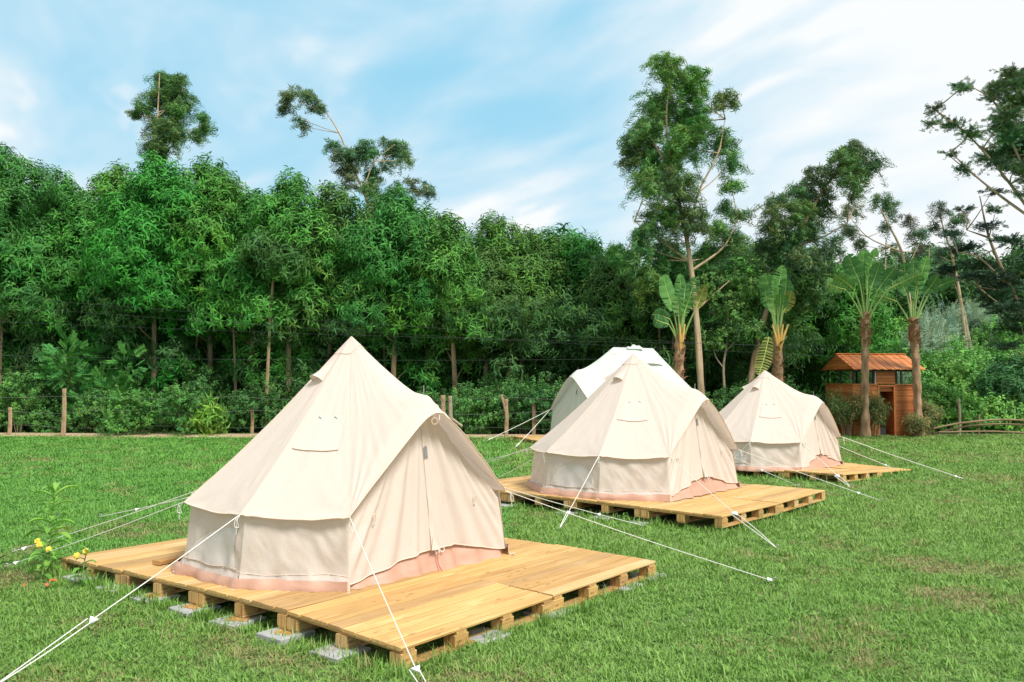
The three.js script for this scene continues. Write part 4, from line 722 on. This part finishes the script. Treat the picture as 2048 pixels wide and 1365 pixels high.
function palm(label, x, d, neck, o) {
  const t = thing('fan_palm', label, 'palm', [x, 0, -d], o.turn ?? 0, 'palms with paddle-shaped leaves'), R = rng(o.seed), lx = o.lean ?? 0;
  // ringed trunk
  const N = 46, prof = [];
  const g = grid(14, N, (a, b) => { const y = b * neck, k = a * 6.283, rr = (lerp(o.r * 1.25, o.r * 0.9, smooth(0, 0.3, b)) * (1 + 0.09 * Math.sin(b * N * 1.1) + 0.16 * (noise(Math.cos(k) * 3 + 9, b * 28, Math.sin(k) * 3 + o.seed) - 0.5))); return [lx * b * b + Math.cos(k) * rr, y, Math.sin(k) * rr]; }, (a, b) => [a * 0.8, b * neck * 0.5]);
  part('trunk', g, o.r > 0.15 ? M.palmBark : M.palmBark, t);
  // dead leaf bases
  const sheaths = [];
  for (let i = 0; i < o.dead; i++) {
    const y = neck - 0.15 - Math.pow(i / o.dead, 0.9) * o.deadLen, a = i * 2.4 + R(), out = 0.1 + R() * 0.2, l = 0.18 + R() * 0.22, w = 0.05 + R() * 0.06, b = lx * (y / neck) ** 2;
    const s = grid(3, 4, (u, v) => { const q = (u - 0.5) * 2 * w * (1 - v * 0.6), r = o.r * 0.85 + out * v * v + 0.02; return [b + Math.cos(a) * r - Math.sin(a) * q, y + l * v * (1 - 0.5 * v) , Math.sin(a) * r + Math.cos(a) * q + 0.02 * Math.sin(v * 5)]; });
    sheaths.push(s);
  }
  part('dry_sheath', mergeGeometries(sheaths), M.dry, t);
  for (let i = 0; i < o.leaves.length; i++) {
    const [ang0, pet, len0, wid0, droop, tear, m, bend = 0] = o.leaves[i], len = len0 * 0.92, ang = Math.abs(ang0) < 16 ? ang0 * 0.62 : ang0 * 0.9, wid = wid0 * 0.88, a = (ang * Math.PI) / 180, leaf = new THREE.Group();
    const dir = V(Math.sin(a), Math.cos(a), 0), b0 = V(lx + Math.sin(a) * 0.1, neck - 0.35, (R() - 0.5) * 0.08), e = b0.clone().addScaledVector(dir, pet).add(V(Math.sin(a) * 0.1, 0, (R() - 0.5) * 0.16 + i * 0.012));
    leaf.name = 'leaf'; t.add(leaf); const tw = (R() - 0.5) * 1.1;
    const mid = b0.clone().lerp(e, 0.5).add(V(-Math.sin(a) * 0.06, 0.02, 0));
    part('petiole', tube([b0, mid, e], [0.045, 0.032, 0.02], 6, 4), m === 4 ? M.petioleDry : M.petiole, leaf);
    const bl = blade(len, wid, droop, tear + 0.16, o.seed * 50 + i), h = new THREE.Group();
    const k = part('blade', bl.g, palmLeaf[Math.min(3, m)], leaf), rb = part('midrib', bl.rib, M.midrib, leaf);
    for (const q of [k, rb]) { q.position.copy(e); q.rotation.set(0, 0, -a - bend, 'ZYX'); q.rotateY(tw); }
  }
  if (o.yellow) for (let i = 0; i < o.yellow; i++) { const a = (i - (o.yellow - 1) / 2) * 0.16 + 0.05; part('old_petiole', tube([[lx, neck - 0.6, 0.1], [lx + Math.sin(a) * 0.5, neck - 0.1, 0.16], [lx + Math.sin(a) * 1.1, neck + 0.35, 0.15]], [0.055, 0.05, 0.02], 6, 4), M.petioleDry, t); }
  return t;
}
palm('palm with dead brown sheaths left of the tallest eucalyptus trunk, behind the white tent', 5.45, 28, 3.35, { seed: 1, r: 0.165, lean: 0.05, dead: 46, deadLen: 2.2, yellow: 2, leaves: [[-13, 1.15, 1.45, 0.36, 0.35, 0.02, 0, -0.25], [2, 1.3, 1.2, 0.22, 0.1, 0, 0], [14, 1.25, 1.25, 0.28, 0.3, 0.3, 1, 0.15], [-4, 0.95, 0.75, 0.22, 0.1, 0.05, 2], [9, 0.95, 0.9, 0.24, 0.5, 0.5, 0, 0.1], [-20, 0.9, 0.95, 0.28, 1.1, 0.25, 1, -0.8], [-26, 0.75, 0.9, 0.26, 1.2, 0.5, 1, -0.9], [22, 1.3, 1.0, 0.22, 0.6, 0.4, 3, 0.1], [6, 1.35, 0.8, 0.2, 0.3, 0.2, 1]] });
palm('palm behind the third tent, with one torn leaf hanging down', 8.7, 28, 3.35, { seed: 2, r: 0.175, lean: 0.0, dead: 44, deadLen: 2.2, yellow: 4, leaves: [[-9, 1.35, 1.25, 0.34, 0.3, 0.1, 0, -0.1], [2, 1.4, 1.45, 0.36, 0.3, 0.25, 0], [10, 1.3, 1.1, 0.3, 0.5, 0.5, 1, 0.1], [-6, 1.0, 0.95, 0.3, 0.6, 0.2, 2, -0.15], [5, 0.95, 0.95, 0.3, 0.7, 0.25, 0, 0.1], [-14, 1.2, 1.1, 0.26, 0.8, 0.3, 1, -0.3], [12, 1.1, 0.95, 0.24, 0.9, 0.7, 3, 0.4], [-38, 0.35, 1.7, 0.3, 0.6, 0.95, 3, -2.35]] });
palm('palm standing directly in front of the wooden hut', 11.62, 28.2, 4.15, { seed: 3, r: 0.13, lean: 0.06, dead: 30, deadLen: 1.0, yellow: 0, leaves: [[-12, 1.3, 1.25, 0.34, 0.4, 0.03, 1, -0.25], [-2, 1.25, 1.35, 0.36, 0.25, 0.02, 0], [5, 1.35, 1.3, 0.26, 0.3, 0.05, 0, 0.1], [10, 1.1, 1.1, 0.3, 0.7, 0.1, 1, 0.3], [-30, 1.2, 1.5, 0.27, 1.2, 0.9, 2, -0.85], [33, 1.25, 1.5, 0.2, 0.9, 0.95, 2, 0.55], [-20, 1.15, 1.2, 0.28, 1.0, 0.6, 2, -0.5], [18, 1.1, 1.1, 0.26, 0.9, 0.2, 1, 0.35], [3, 0.9, 1.0, 0.12, 0.1, 0, 2]] });
palm('palm at the right corner of the wooden hut', 13.55, 28.6, 4.0, { seed: 4, r: 0.14, lean: -0.12, dead: 40, deadLen: 0.8, yellow: 0, leaves: [[-8, 1.25, 1.15, 0.3, 0.4, 0.05, 1, -0.1], [1, 1.2, 1.3, 0.32, 0.3, 0.05, 1], [9, 1.3, 1.3, 0.26, 0.2, 0.03, 0, 0.15], [-14, 1.1, 1.1, 0.3, 0.9, 0.2, 1, -0.35], [26, 1.35, 1.0, 0.24, 0.5, 0.02, 1, 0.6], [20, 1.2, 0.9, 0.26, 1.2, 0.1, 1, 0.4], [5, 0.95, 1.0, 0.3, 0.6, 0.1, 1], [-32, 1.0, 1.4, 0.22, 1.1, 0.9, 2, -0.7]] });

// ------------------------------------------------------------------ the hut
{
  const t = thing('wooden_hut', 'small reddish wooden hut with slatted walls and a plank roof', 'hut', [11.54, 0, -29]), R = rng(71), pick = () => M.stain[Math.floor(R() * 4)];
  const W = 2.28, D = 2.5, HW = 1.74;
  const slat = (l, h, w) => plankBox(l, h, w, 0.004, R());
  function wall(name, x0, x1, z, y0, y1, pitch, turn = 0, thick = 0.022) {
    const n = Math.round((y1 - y0) / pitch), g = Array.from({ length: 3 }, () => slat(x1 - x0, pitch * 0.78, thick)), w = new THREE.Group();
    w.name = name; t.add(w);
    const back = part('backing', box(x1 - x0 - 0.01, y1 - y0 - 0.01, 0.014, (x0 + x1) / 2, (y0 + y1) / 2, z - 0.02), M.stain[3], w);
    for (let i = 0; i < n; i++) { const s = part('slat', g[i % 3], pick(), w); s.position.set((x0 + x1) / 2, y0 + (i + 0.5) * pitch, z + (R() - 0.5) * 0.006); }
    return w;
  }
  wall('front_wall', 0.0, 0.84, 0, 0.02, HW, 0.0505);
  wall('front_wall', 1.42, W, 0, 0.02, HW, 0.0505);
  wall('upper_panel', 0.8, 1.45, -0.03, HW + 0.02, 2.3, 0.1);
  wall('transom_panel', 0.86, 1.4, -0.12, 1.5, HW, 0.12);
  // left side wall of wider boards
  const side = new THREE.Group(); side.name = 'side_wall'; t.add(side);
  part('backing', box(0.014, HW - 0.02, D, 0.02, HW / 2, -D / 2), M.stain[3], side);
  for (let i = 0; i < 14; i++) { const b = part('board', plankBox(D - 0.03, 0.117, 0.022, 0.004, i * 0.31), pick(), side); b.rotation.y = Math.PI / 2; b.position.set(-0.004 + (R() - 0.5) * 0.006, 0.08 + i * 0.122, -D / 2 - 0.01); }
  const right = new THREE.Group(); right.name = 'side_wall'; t.add(right);
  for (let i = 0; i < 14; i++) { const b = part('board', plankBox(D - 0.03, 0.117, 0.022, 0.004, i * 0.23), pick(), right); b.rotation.y = Math.PI / 2; b.position.set(W, 0.08 + i * 0.122, -D / 2 - 0.01); }
  part('back_wall', box(W, HW, 0.03, W / 2, HW / 2, -D + 0.02), M.stain[3], t);
  part('inner_wall', box(0.03, HW, D - 0.1, 0.8, HW / 2, -D / 2), M.stain[3], t); part('inner_wall', box(0.03, HW, D - 0.1, 1.47, HW / 2, -D / 2), M.stain[3], t); part('ceiling_board', box(0.7, 0.03, D - 0.1, 1.13, HW - 0.03, -D / 2 - 0.1), M.stain[3], t);
  part('door_frame', mergeGeometries([box(0.05, HW, 0.07, 0.865, HW / 2, 0.0), box(0.05, HW, 0.07, 1.4, HW / 2, 0.0), box(0.49, 0.05, 0.07, 1.13, HW - 0.03, 0.0)]), M.stain[1], t);
  part('wall_cap', mergeGeometries([box(0.84, 0.03, 0.08, 0.41, HW + 0.016, 0), box(0.87, 0.03, 0.08, 1.87, HW + 0.016, 0), box(0.07, 0.03, D, 0.0, HW + 0.018, -D / 2 - 0.05)]), M.stain[2], t);
  part('threshold', box(0.5, 0.03, 0.3, 1.13, 0.015, 0.06), M.concrete, t);
  for (const [x, z] of [[0.06, -0.06], [0.72, -0.06], [1.5, -0.06], [2.2, -0.06], [0.06, -2.4], [1.1, -2.4], [2.2, -2.4], [0.06, -1.2], [2.2, -1.2]]) part('post', box(0.06, 0.62, 0.06, x, HW + 0.3, z), M.black, t);
  part('pale_pipe', new THREE.CylinderGeometry(0.015, 0.015, 0.55, 8).translate(0.77, HW + 0.27, 0.0), M.white, t);
  // gable roof of planks; eaves front and back, ridge between
  const roofPart = new THREE.Group(); roofPart.name = 'roof'; t.add(roofPart);
  const ez = 0.3, ey = 2.25, rz = -1.25, ry = 2.8, slope = Math.atan2(ry - ey, ez - rz), len = Math.hypot(ry - ey, ez - rz), x0 = -0.08, x1 = 2.36, n = 19, pw = (x1 - x0) / n;
  const rg = Array.from({ length: 4 }, (_, i) => plankBox(len + 0.02, 0.022, pw - 0.006, 0.004, i * 0.27));
  for (const f of [1, -1]) for (let i = 0; i < n; i++) {
    const b = part('roof_plank', rg[(i * 7) % 4], M.stain[[2, 0, 2, 1][Math.floor(R() * 4)]], roofPart);
    b.position.set(x0 + (i + 0.5) * pw, (ey + ry) / 2 + (i % 2 ? 0.014 : 0), f > 0 ? (ez + rz) / 2 : 2 * rz - (ez + rz) / 2);
    b.rotation.order = 'YXZ'; b.rotation.y = f > 0 ? Math.PI / 2 : -Math.PI / 2; b.rotation.z = slope;
  }
  part('ridge_cap', box(x1 - x0 + 0.04, 0.03, 0.16, (x0 + x1) / 2, ry + 0.03, rz), M.stain[2], roofPart);
  part('eave_beam', box(x1 - x0 - 0.1, 0.07, 0.05, (x0 + x1) / 2, ey - 0.03, ez - 0.3), M.black, roofPart);
  for (let i = 0; i < 5; i++) { const y = ey + 0.02 + i * 0.105, k = 1 - (y + 0.05 - ey) / (ry - ey), wz = 2 * (ez - rz) * Math.max(0.05, k); const b = part('gable_board', plankBox(wz, 0.1, 0.02, 0.003, i * 0.3), pick(), roofPart); b.rotation.y = Math.PI / 2; b.position.set(x0 + 0.03, y + 0.05, rz); }

  const wc = thing('toilet', 'grey-white toilet standing inside the open doorway of the hut', 'toilet', [12.68, 0.02, -29.95]);
  part('bowl', new THREE.LatheGeometry([[0.001, 0], [0.12, 0], [0.11, 0.12], [0.15, 0.28], [0.2, 0.38], [0.19, 0.4], [0.001, 0.4]].map((p) => new THREE.Vector2(...p)), 20).scale(1, 1, 1.2), M.white, wc);
  part('seat_lid', new THREE.CylinderGeometry(0.2, 0.2, 0.03, 20).scale(1, 1, 1.2).translate(0, 0.42, 0), M.white, wc);
  part('cistern', box(0.4, 0.36, 0.18, 0, 0.6, -0.3), M.white, wc); part('cistern_lid', box(0.42, 0.04, 0.2, 0, 0.8, -0.3), M.white, wc);
  part('plinth', box(0.5, 0.24, 0.55, 0, 0.12, 0.03), M.concrete, wc);

  const tank = thing('water_tank', 'horizontal steel water tank seen under the right end of the hut roof', 'tank', [13.35, 0, -30.6]);
  part('drum', mergeGeometries([new THREE.CylinderGeometry(0.24, 0.24, 0.7, 24, 1).rotateZ(Math.PI / 2).translate(0, 2.14, 0), ...[-0.25, -0.08, 0.08, 0.25].map((x) => new THREE.TorusGeometry(0.242, 0.008, 6, 24).rotateY(Math.PI / 2).translate(x, 2.14, 0))]), M.steel, tank);
  part('stand', mergeGeometries([[-0.25, -0.15], [0.25, -0.15], [-0.25, 0.15], [0.25, 0.15]].map(([x, z]) => box(0.05, 1.93, 0.05, x, 0.965, z)).concat([box(0.6, 0.04, 0.4, 0, 1.92, 0)])), M.black, tank);
}
// bamboo clumps in front of the hut
function bambooClump(label, x, d, h, r, seed, dry, count = 26) {
  const t = thing('bamboo_clump', label, 'bamboo', [x, 0, -d], 0, 'bamboo clumps in front of the hut'), R = rng(seed), cl = new Cloud('bamboo'), st = [];
  for (let i = 0; i < count; i++) {
    const a = R() * 6.283, q = 0.16 * Math.sqrt(R()), l = h * (0.6 + 0.45 * R()), sx = Math.cos(a) * r * (0.3 + R()), sz = Math.sin(a) * r * 0.6, pts = [[Math.cos(a) * q, -0.03, Math.sin(a) * q], [Math.cos(a) * q + sx * 0.35, l * 0.5, Math.sin(a) * q + sz * 0.4], [Math.cos(a) * q + sx, l * 0.97, Math.sin(a) * q + sz]];
    st.push(tube(pts, [0.011, 0.005], 5, 4));
    for (let k = 0; k < 20; k++) { const u = 0.22 + 0.8 * R(), p = V(...pts[1]).lerp(V(...pts[2]), u * 1.2 - 0.2).add(V((R() - 0.5) * 0.3, (R() - 0.5) * 0.3, (R() - 0.5) * 0.25)); if (p.y < 0.1) continue; cl.add(p, V(R() - 0.5, 0.2 + R() * 0.5, R() - 0.5), 0.7 + 0.5 * R(), tone(R() < dry ? [0.36, 0.28, 0.1] : [0.17, 0.26, 0.07], R, 0.35), R); }
  }
  part('stem', mergeGeometries(st), M.bamboo, t);
  cl.build('foliage', t);
}
bambooClump('bamboo clump in front of the left side of the hut, beside the third tent', 11.05, 28.4, 1.4, 0.38, 81, 0.35, 20);
bambooClump('bamboo clump between the palm trunk and the hut doorway', 12.0, 28.5, 1.35, 0.2, 82, 0.25, 16);
bambooClump('low bamboo clump at the right corner of the hut', 14.05, 28.8, 0.95, 0.14, 83, 0.3, 11);
bambooClump('small dry bamboo tuft at the foot of the palm on the hut corner', 13.45, 28.4, 0.55, 0.14, 84, 0.6, 8);

// ------------------------------------------------------------------ fences, wires
function fencePost(label, x, d, h, r, m = M.post, fork) {
  const t = thing('fence_post', label, 'post', [x, 0, -d], 0, 'posts of the wire fence');
  part('shaft', tube([[0, -0.15, 0], [0.02, h * 0.5, 0], [0, h, 0]], [r, r * 0.95, r * 0.9], 8, 5, 0.18, Math.round(x * 10) + 300), m, t);
  if (fork) part('fork', tube(fork, [r * 0.75, r * 0.6], 7, 3, 0.15, 9), m, t);
}
fencePost('short crooked fence post at the left edge, partly behind shrubs', -15.85, 27.1, 0.92, 0.06);
fencePost('tall straight weathered fence post on the path edge at the left', -14.05, 26.9, 1.52, 0.068);
fencePost('short pale post stump between the mango sapling and the near tent', -8.75, 28.9, 0.85, 0.06);
fencePost('fence post with a red painted top just behind the near tent', -2.22, 27.6, 1.35, 0.08, M.post);
fencePost('pale whitish fence post just behind the near tent', -1.98, 27.5, 1.33, 0.065, M.greyBark, [[0.03, 0.62, 0], [0.2, 0.5, 0.02], [0.4, 0.36, 0.03]]);
fencePost('fence post with a forked top between the near tent and the white tent', -0.18, 27.2, 1.25, 0.065, M.post, [[0.0, 0.8, 0], [-0.07, 1.1, 0], [-0.16, 1.38, 0]]);
fencePost('fence post with a cross rail behind the ropes of the white tent', 0.72, 28.3, 1.2, 0.07, M.bark, [[0, 0.5, 0], [0.5, 0.52, 0.02], [1.1, 0.5, 0.02]]);
fencePost('broken stump behind the shrubs left of the forked fence post', -1.05, 29.2, 1.0, 0.06, M.greyBark);
{
  const strand = (label, y, d) => { const pts = []; for (let i = 0; i <= 16; i++) { const x = lerp(-20, 2.4, i / 16); pts.push([x, y + 0.05 * Math.sin(i * 1.9 + y * 5) - 0.03 * (i % 3 === 1), -(d + 0.2 * Math.sin(i))]); } const m = part('fence_wire', tube(pts, [0.0035, 0.0035], 5, 4), M.wire, scene); tag(m, label, 'wire', 'wires of the fence'); };
  strand('uppermost thin wire strung between the fence posts', 1.25, 27.2); strand('middle thin wire strung between the fence posts', 0.8, 27.2); strand('lowest thin wire strung between the fence posts', 0.32, 27.3);
  const cable = (label, a, b, sag, r = 0.004) => { const pts = []; for (let i = 0; i <= 12; i++) { const k = i / 12; pts.push([lerp(a[0], b[0], k), lerp(a[1], b[1], k) - sag * 4 * k * (1 - k), -lerp(a[2], b[2], k)]); } const m = part('overhead_cable', tube(pts, [r, r], 5, 4), M.cable, scene); tag(m, label, 'cable', 'thin cables in front of the wood'); };
  cable('highest thin cable sagging in front of the wood', [-22, 4.9, 27.5], [19, 2.6, 27.5], 0.3); cable('second thin cable from the top, in front of the wood', [-22, 4.6, 27.5], [19, 2.4, 27.5], 0.3);
  cable('third thin cable from the top, in front of the wood', [-22, 3.9, 27.5], [19, 2.95, 27.4], 0.25); cable('lowest thin cable across the dark wood', [-22, 2.7, 27.7], [4, 2.55, 27.7], 0.15, 0.005);
  const rail = (label, pts, r) => { const m = part('bamboo_rail', tube(pts, [r, r * 0.8], 7, 5, 0.1, 4), M.bamboo, scene); tag(m, label, 'rail', 'rails of the bamboo fence'); };
  rail('upper bamboo rail of the rustic fence right of the hut, bent', [[14.05, 0.28, -28.7], [15.0, 0.46, -28.75], [16.3, 0.58, -28.8], [17.2, 0.56, -28.8], [18.6, 0.36, -28.8], [20.5, 0.2, -28.9]], 0.036);
  rail('middle bamboo rail of the rustic fence right of the hut', [[14.2, 0.1, -28.9], [15.3, 0.36, -28.85], [16.4, 0.44, -28.85], [18.4, 0.36, -28.9], [21, 0.26, -28.9]], 0.036);
  rail('lowest bamboo rail of the rustic fence, lying near the grass', [[14.3, 0.16, -28.75], [16, 0.2, -28.7], [18, 0.12, -28.7], [21, 0.08, -28.7]], 0.034);
  [[15.75, 0.75], [18.9, 0.6]].forEach(([x, h], i) => { const m = part('bamboo_stake', tube([[x, -0.1, -28.95], [x + 0.02, h, -28.95]], [0.04, 0.035], 7, 3, 0.1, i), M.bamboo, scene); tag(m, i ? 'short bamboo stake of the rustic fence near the right edge' : 'short bamboo stake of the rustic fence nearest the hut', 'stake', 'stakes of the bamboo fence'); });
}

// ------------------------------------------------------------------ flowering plants at the near platform's left corner
function herb(name, label, x, d, h, leaves, size, color, seed, flowers = []) {
  const t = thing(name, label, 'plant', [x, 0, -d]), R = rng(seed), mats = [leafMat(0.5, 0.35), leafMat(0.5, 0.35)];
  mats[0].color = rgb(...color); mats[1].color = rgb(color[0] * 1.4, color[1] * 1.2, color[2] * 1.2);
  part('stem', tube([[0, -0.02, 0], [0.02, h * 0.5, 0.01], [0.04, h, 0]], [0.008, 0.004], 6, 4), M.petiole, t);
  for (let i = 0; i < leaves; i++) {
    const k = (i + 1.5) / (leaves + 1), a = i * 2.4 + R(), l = size * (0.75 + 0.5 * R()) * (1 - 0.25 * k), w = l * 0.3, rise = 0.5 + 0.5 * k;
    const g = grid(6, 12, (u, v) => { const q = (u - 0.5) * w * Math.pow(Math.sin(Math.PI * clamp(0.04 + 0.94 * v)), 0.8), r = l * v * (1 - 0.15 * v), y = l * v * rise - l * v * v * 0.75 + Math.abs(u - 0.5) * w * 0.5; return [Math.cos(a) * r - Math.sin(a) * q, y, Math.sin(a) * r + Math.cos(a) * q]; });
    const m = part('leaf', g, mats[i % 2], t); m.position.set(0.04 * k, h * k, 0);
  }
  flowers.forEach(([fx, fy, fz], j) => {
    const f = new THREE.Group(); f.name = 'flower'; f.position.set(fx, fy, fz); f.rotation.set(0.5 + R() * 0.6, R() * 6, 0); t.add(f);
    for (let k = 0; k < 5; k++) { const a = (k / 5) * 6.283, g = grid(4, 5, (u, v) => { const q = (u - 0.5) * 0.03 * Math.pow(Math.sin(Math.PI * clamp(0.12 + 0.8 * v)), 0.6), r = 0.03 * v; return [Math.cos(a) * r - Math.sin(a) * q, 0.035 * v * (1 - v) * 2 - 0.012 * v, Math.sin(a) * r + Math.cos(a) * q]; }); part('petal', g, M.yellow, f); }
  });
}
herb('flowering_plant', 'taller yellow-flowered plant at the left corner of the near platform', -4.12, 7.6, 0.34, 11, 0.16, [0.14, 0.36, 0.04], 61, [[0.0, 0.33, 0.06], [0.09, 0.3, 0.07], [-0.05, 0.35, 0.0]]);
herb('flowering_plant', 'yellow-flowered plant in front of the platform edge, right of the other', -3.68, 7.42, 0.33, 10, 0.15, [0.12, 0.34, 0.04], 62, [[-0.02, 0.28, 0.06], [0.05, 0.31, 0.05]]);
herb('tall_weed', 'tall bright green weed behind the left corner of the near platform', -4.25, 7.95, 0.75, 34, 0.24, [0.19, 0.42, 0.06], 63);
herb('small_weed', 'small leafy weed on the lawn at the left edge', -4.7, 7.9, 0.2, 9, 0.14, [0.08, 0.25, 0.03], 64);
herb('small_weed', 'little weed under the front edge of the middle platform', 1.35, 10.65, 0.14, 9, 0.11, [0.1, 0.28, 0.04], 65);
{
  const t = thing('red_wrapper', 'orange-red scraps lying on the grass under the yellow flowers', 'scrap', [-4.0, 0.03, -7.32]), R = rng(5);
  for (let i = 0; i < 5; i++) { const m = part('scrap', grid(4, 3, (u, v) => [(u - 0.5) * 0.035, 0.01 * noise(u * 4, v * 3, i), (v - 0.5) * 0.025]), i % 3 ? M.orangeTrash : M.red, t); m.position.set((R() - 0.5) * 0.5, R() * 0.05, (R() - 0.5) * 0.14); m.rotation.set(R(), R() * 3, R() * 0.6); }
  const [x, d] = [4.9, 15.35];
}

// ------------------------------------------------------------------ lawn
{
  const R = rng(4242);
  function tuft(seed, n, len, wid, spread, flat) {
    const r = rng(seed), p = [], idx = [];
    for (let i = 0; i < n; i++) {
      const a = r() * 6.283, q = spread * Math.sqrt(r()), x = Math.cos(a) * q, z = Math.sin(a) * q, b = r() * 6.283, l = len * (0.5 + 0.7 * r()), w = wid * (0.7 + 0.6 * r()), f = flat * (0.4 + 0.9 * r()), dx = Math.cos(b), dz = Math.sin(b), o = p.length / 3;
      for (const [k, ww] of [[0, 0.8], [0.5, 1], [1, 0.06]]) { const out = l * f * k * (0.5 + 0.5 * k), y = l * k * (1 - 0.35 * f * k); p.push(x + dx * out - dz * w * ww / 2, y, z + dz * out + dx * w * ww / 2, x + dx * out + dz * w * ww / 2, y, z + dz * out - dx * w * ww / 2); }
      idx.push(o, o + 1, o + 3, o, o + 3, o + 2, o + 2, o + 3, o + 5, o + 2, o + 5, o + 4);
    }
    const g = new THREE.BufferGeometry();
    g.setAttribute('position', new THREE.Float32BufferAttribute(p, 3)); g.setIndex(idx); g.computeVertexNormals();
    return g;
  }
  const kinds = [tuft(1, 16, 0.038, 0.0052, 0.065, 1.0), tuft(2, 16, 0.034, 0.006, 0.07, 1.3), tuft(3, 10, 0.065, 0.0065, 0.05, 0.7), tuft(4, 8, 0.034, 0.017, 0.02, 1.2)], lists = [[], [], [], []];
  const grassMat = leafMat(0.55, 0.3);
  const dryPatches = [[-2.6, 4.9, 0.8, 0.6], [-1.9, 4.6, 0.5, 0.5], [-4.4, 9.8, 0.5, 0.9], [-3.9, 9.95, 0.4, 0.8], [9.2, 15.9, 1.6, 0.75], [3.5, 9.3, 0.5, 0.6], [2.9, 8.1, 0.4, 0.4], [6.2, 20, 1.2, 0.35], [11, 21, 2.5, 0.4], [1.4, 5.8, 0.4, 0.35], [-3.0, 6.3, 0.5, 0.4], [2.2, 5.6, 0.6, 0.3], [4.0, 7, 0.8, 0.25]];
  const inDeck = (x, d, m) => decks.some((D) => { const a = (x - D.A[0]) * D.u[0] + (d - D.A[1]) * D.u[1], b = (x - D.A[0]) * D.v[0] + (d - D.A[1]) * D.v[1]; return a > m && a < D.L - m && b > m && b < D.W - m; });
  const deckEdge = (x, d) => { let e = 9; for (const D of decks) { const a = (x - D.A[0]) * D.u[0] + (d - D.A[1]) * D.u[1], b = (x - D.A[0]) * D.v[0] + (d - D.A[1]) * D.v[1]; e = Math.min(e, Math.max(-a, a - D.L, -b, b - D.W)); } return e; };
  function put(x, d, scale, tall) {
    if (inDeck(x, d, 0.35) || (x > 11.5 && x < 13.9 && d > 28.9)) return;
    const e = deckEdge(x, d), under = e < 0.0, lush = fbm(x * 0.35 + 20, d * 0.35, 1, 3), fine = fbm(x * 2.2, d * 2.2, 5, 3);
    let dry = smooth(0.52, 0.78, fine * 0.6 + fbm(x * 0.5, d * 0.5, 9, 3) * 0.4 + 0.08 * smooth(9, 4, d)) * 0.75;
    for (const [px, pd, pr, k] of dryPatches) dry = Math.max(dry, 0.6 * k * smooth(1, 0.25, Math.hypot(x - px, (d - pd) * 1.4) / pr + 0.5 * (fine - 0.5)));
    if (Math.abs(e) < 0.22) dry *= 0.3;
    let c = mix3([0.14, 0.31, 0.038], [0.25, 0.41, 0.085], clamp(lush + (R() - 0.5) * 0.7));
    if (d > 8 && x < 0) c = mix3(c, [0.1, 0.36, 0.04], 0.5);
    if (R() < dry) c = mix3([0.25, 0.25, 0.08], [0.38, 0.32, 0.14], R()); else c = mix3(c, [0.2, 0.28, 0.05], dry * 0.6);
    const k = 0.75 + 0.5 * R(), edgeTall = e > 0.02 && e < 0.15 && R() < 0.3 ? 1.2 + R() * 0.8 : 1, low = e < 0.02 ? 0.6 : 1;
    dummy.position.set(x, 0, -d); dummy.rotation.set((R() - 0.5) * 0.5, R() * 6.283, (R() - 0.5) * 0.5); dummy.scale.set(scale * k, scale ** 0.5 * k * (0.7 + 0.6 * lush) * (tall ? 1 : 0.85) * (dry > 0.45 ? 0.6 : 1) * edgeTall * low, scale * k); dummy.updateMatrix();
    const i = dry < 0.3 && R() < 0.035 ? 3 : low === 1 && (edgeTall > 1 || tall) ? 2 : R() < 0.5 ? 0 : 1, v = 0.8 + 0.4 * R();
    lists[i].push([dummy.matrix.clone(), rgb(c[0] * v, c[1] * v, c[2] * v)]);
  }
  for (let d = 3.6; d < 29.2; ) {
    const step = 0.02 * d * 0.6, dens = 720 * Math.min(1, Math.pow(7.5 / d, 1.25)), half = 0.67 * d + 2, n = Math.round(dens * step * half * 2), s = Math.max(1, Math.pow(d / 8, 0.65));
    for (let i = 0; i < n; i++) { const x = (R() * 2 - 1) * half, dd = d + R() * step; if (dd > 27.2 && x < 8) { if (R() < 0.93 || dd > 29) continue; } put(x, dd, s * (1.0), R() < 0.1); }
    d += step;
  }
  const lawn = new THREE.Group();
  lawn.name = 'lawn_grass'; lawn.userData = { label: 'short green lawn grass with dry straw-coloured patches', kind: 'stuff' }; scene.add(lawn);
  lists.forEach((l, i) => {
    const m = new THREE.InstancedMesh(kinds[i], grassMat, l.length);
    l.forEach(([a, c], k) => { m.setMatrixAt(k, a); m.setColorAt(k, c); });
    m.name = 'grass_blades'; m.userData.kind = 'stuff'; m.castShadow = m.receiveShadow = true; lawn.add(m);
  });
  console.log('grass', lists.map((l) => l.length).join(' '));
}

renderer.render(scene, camera);
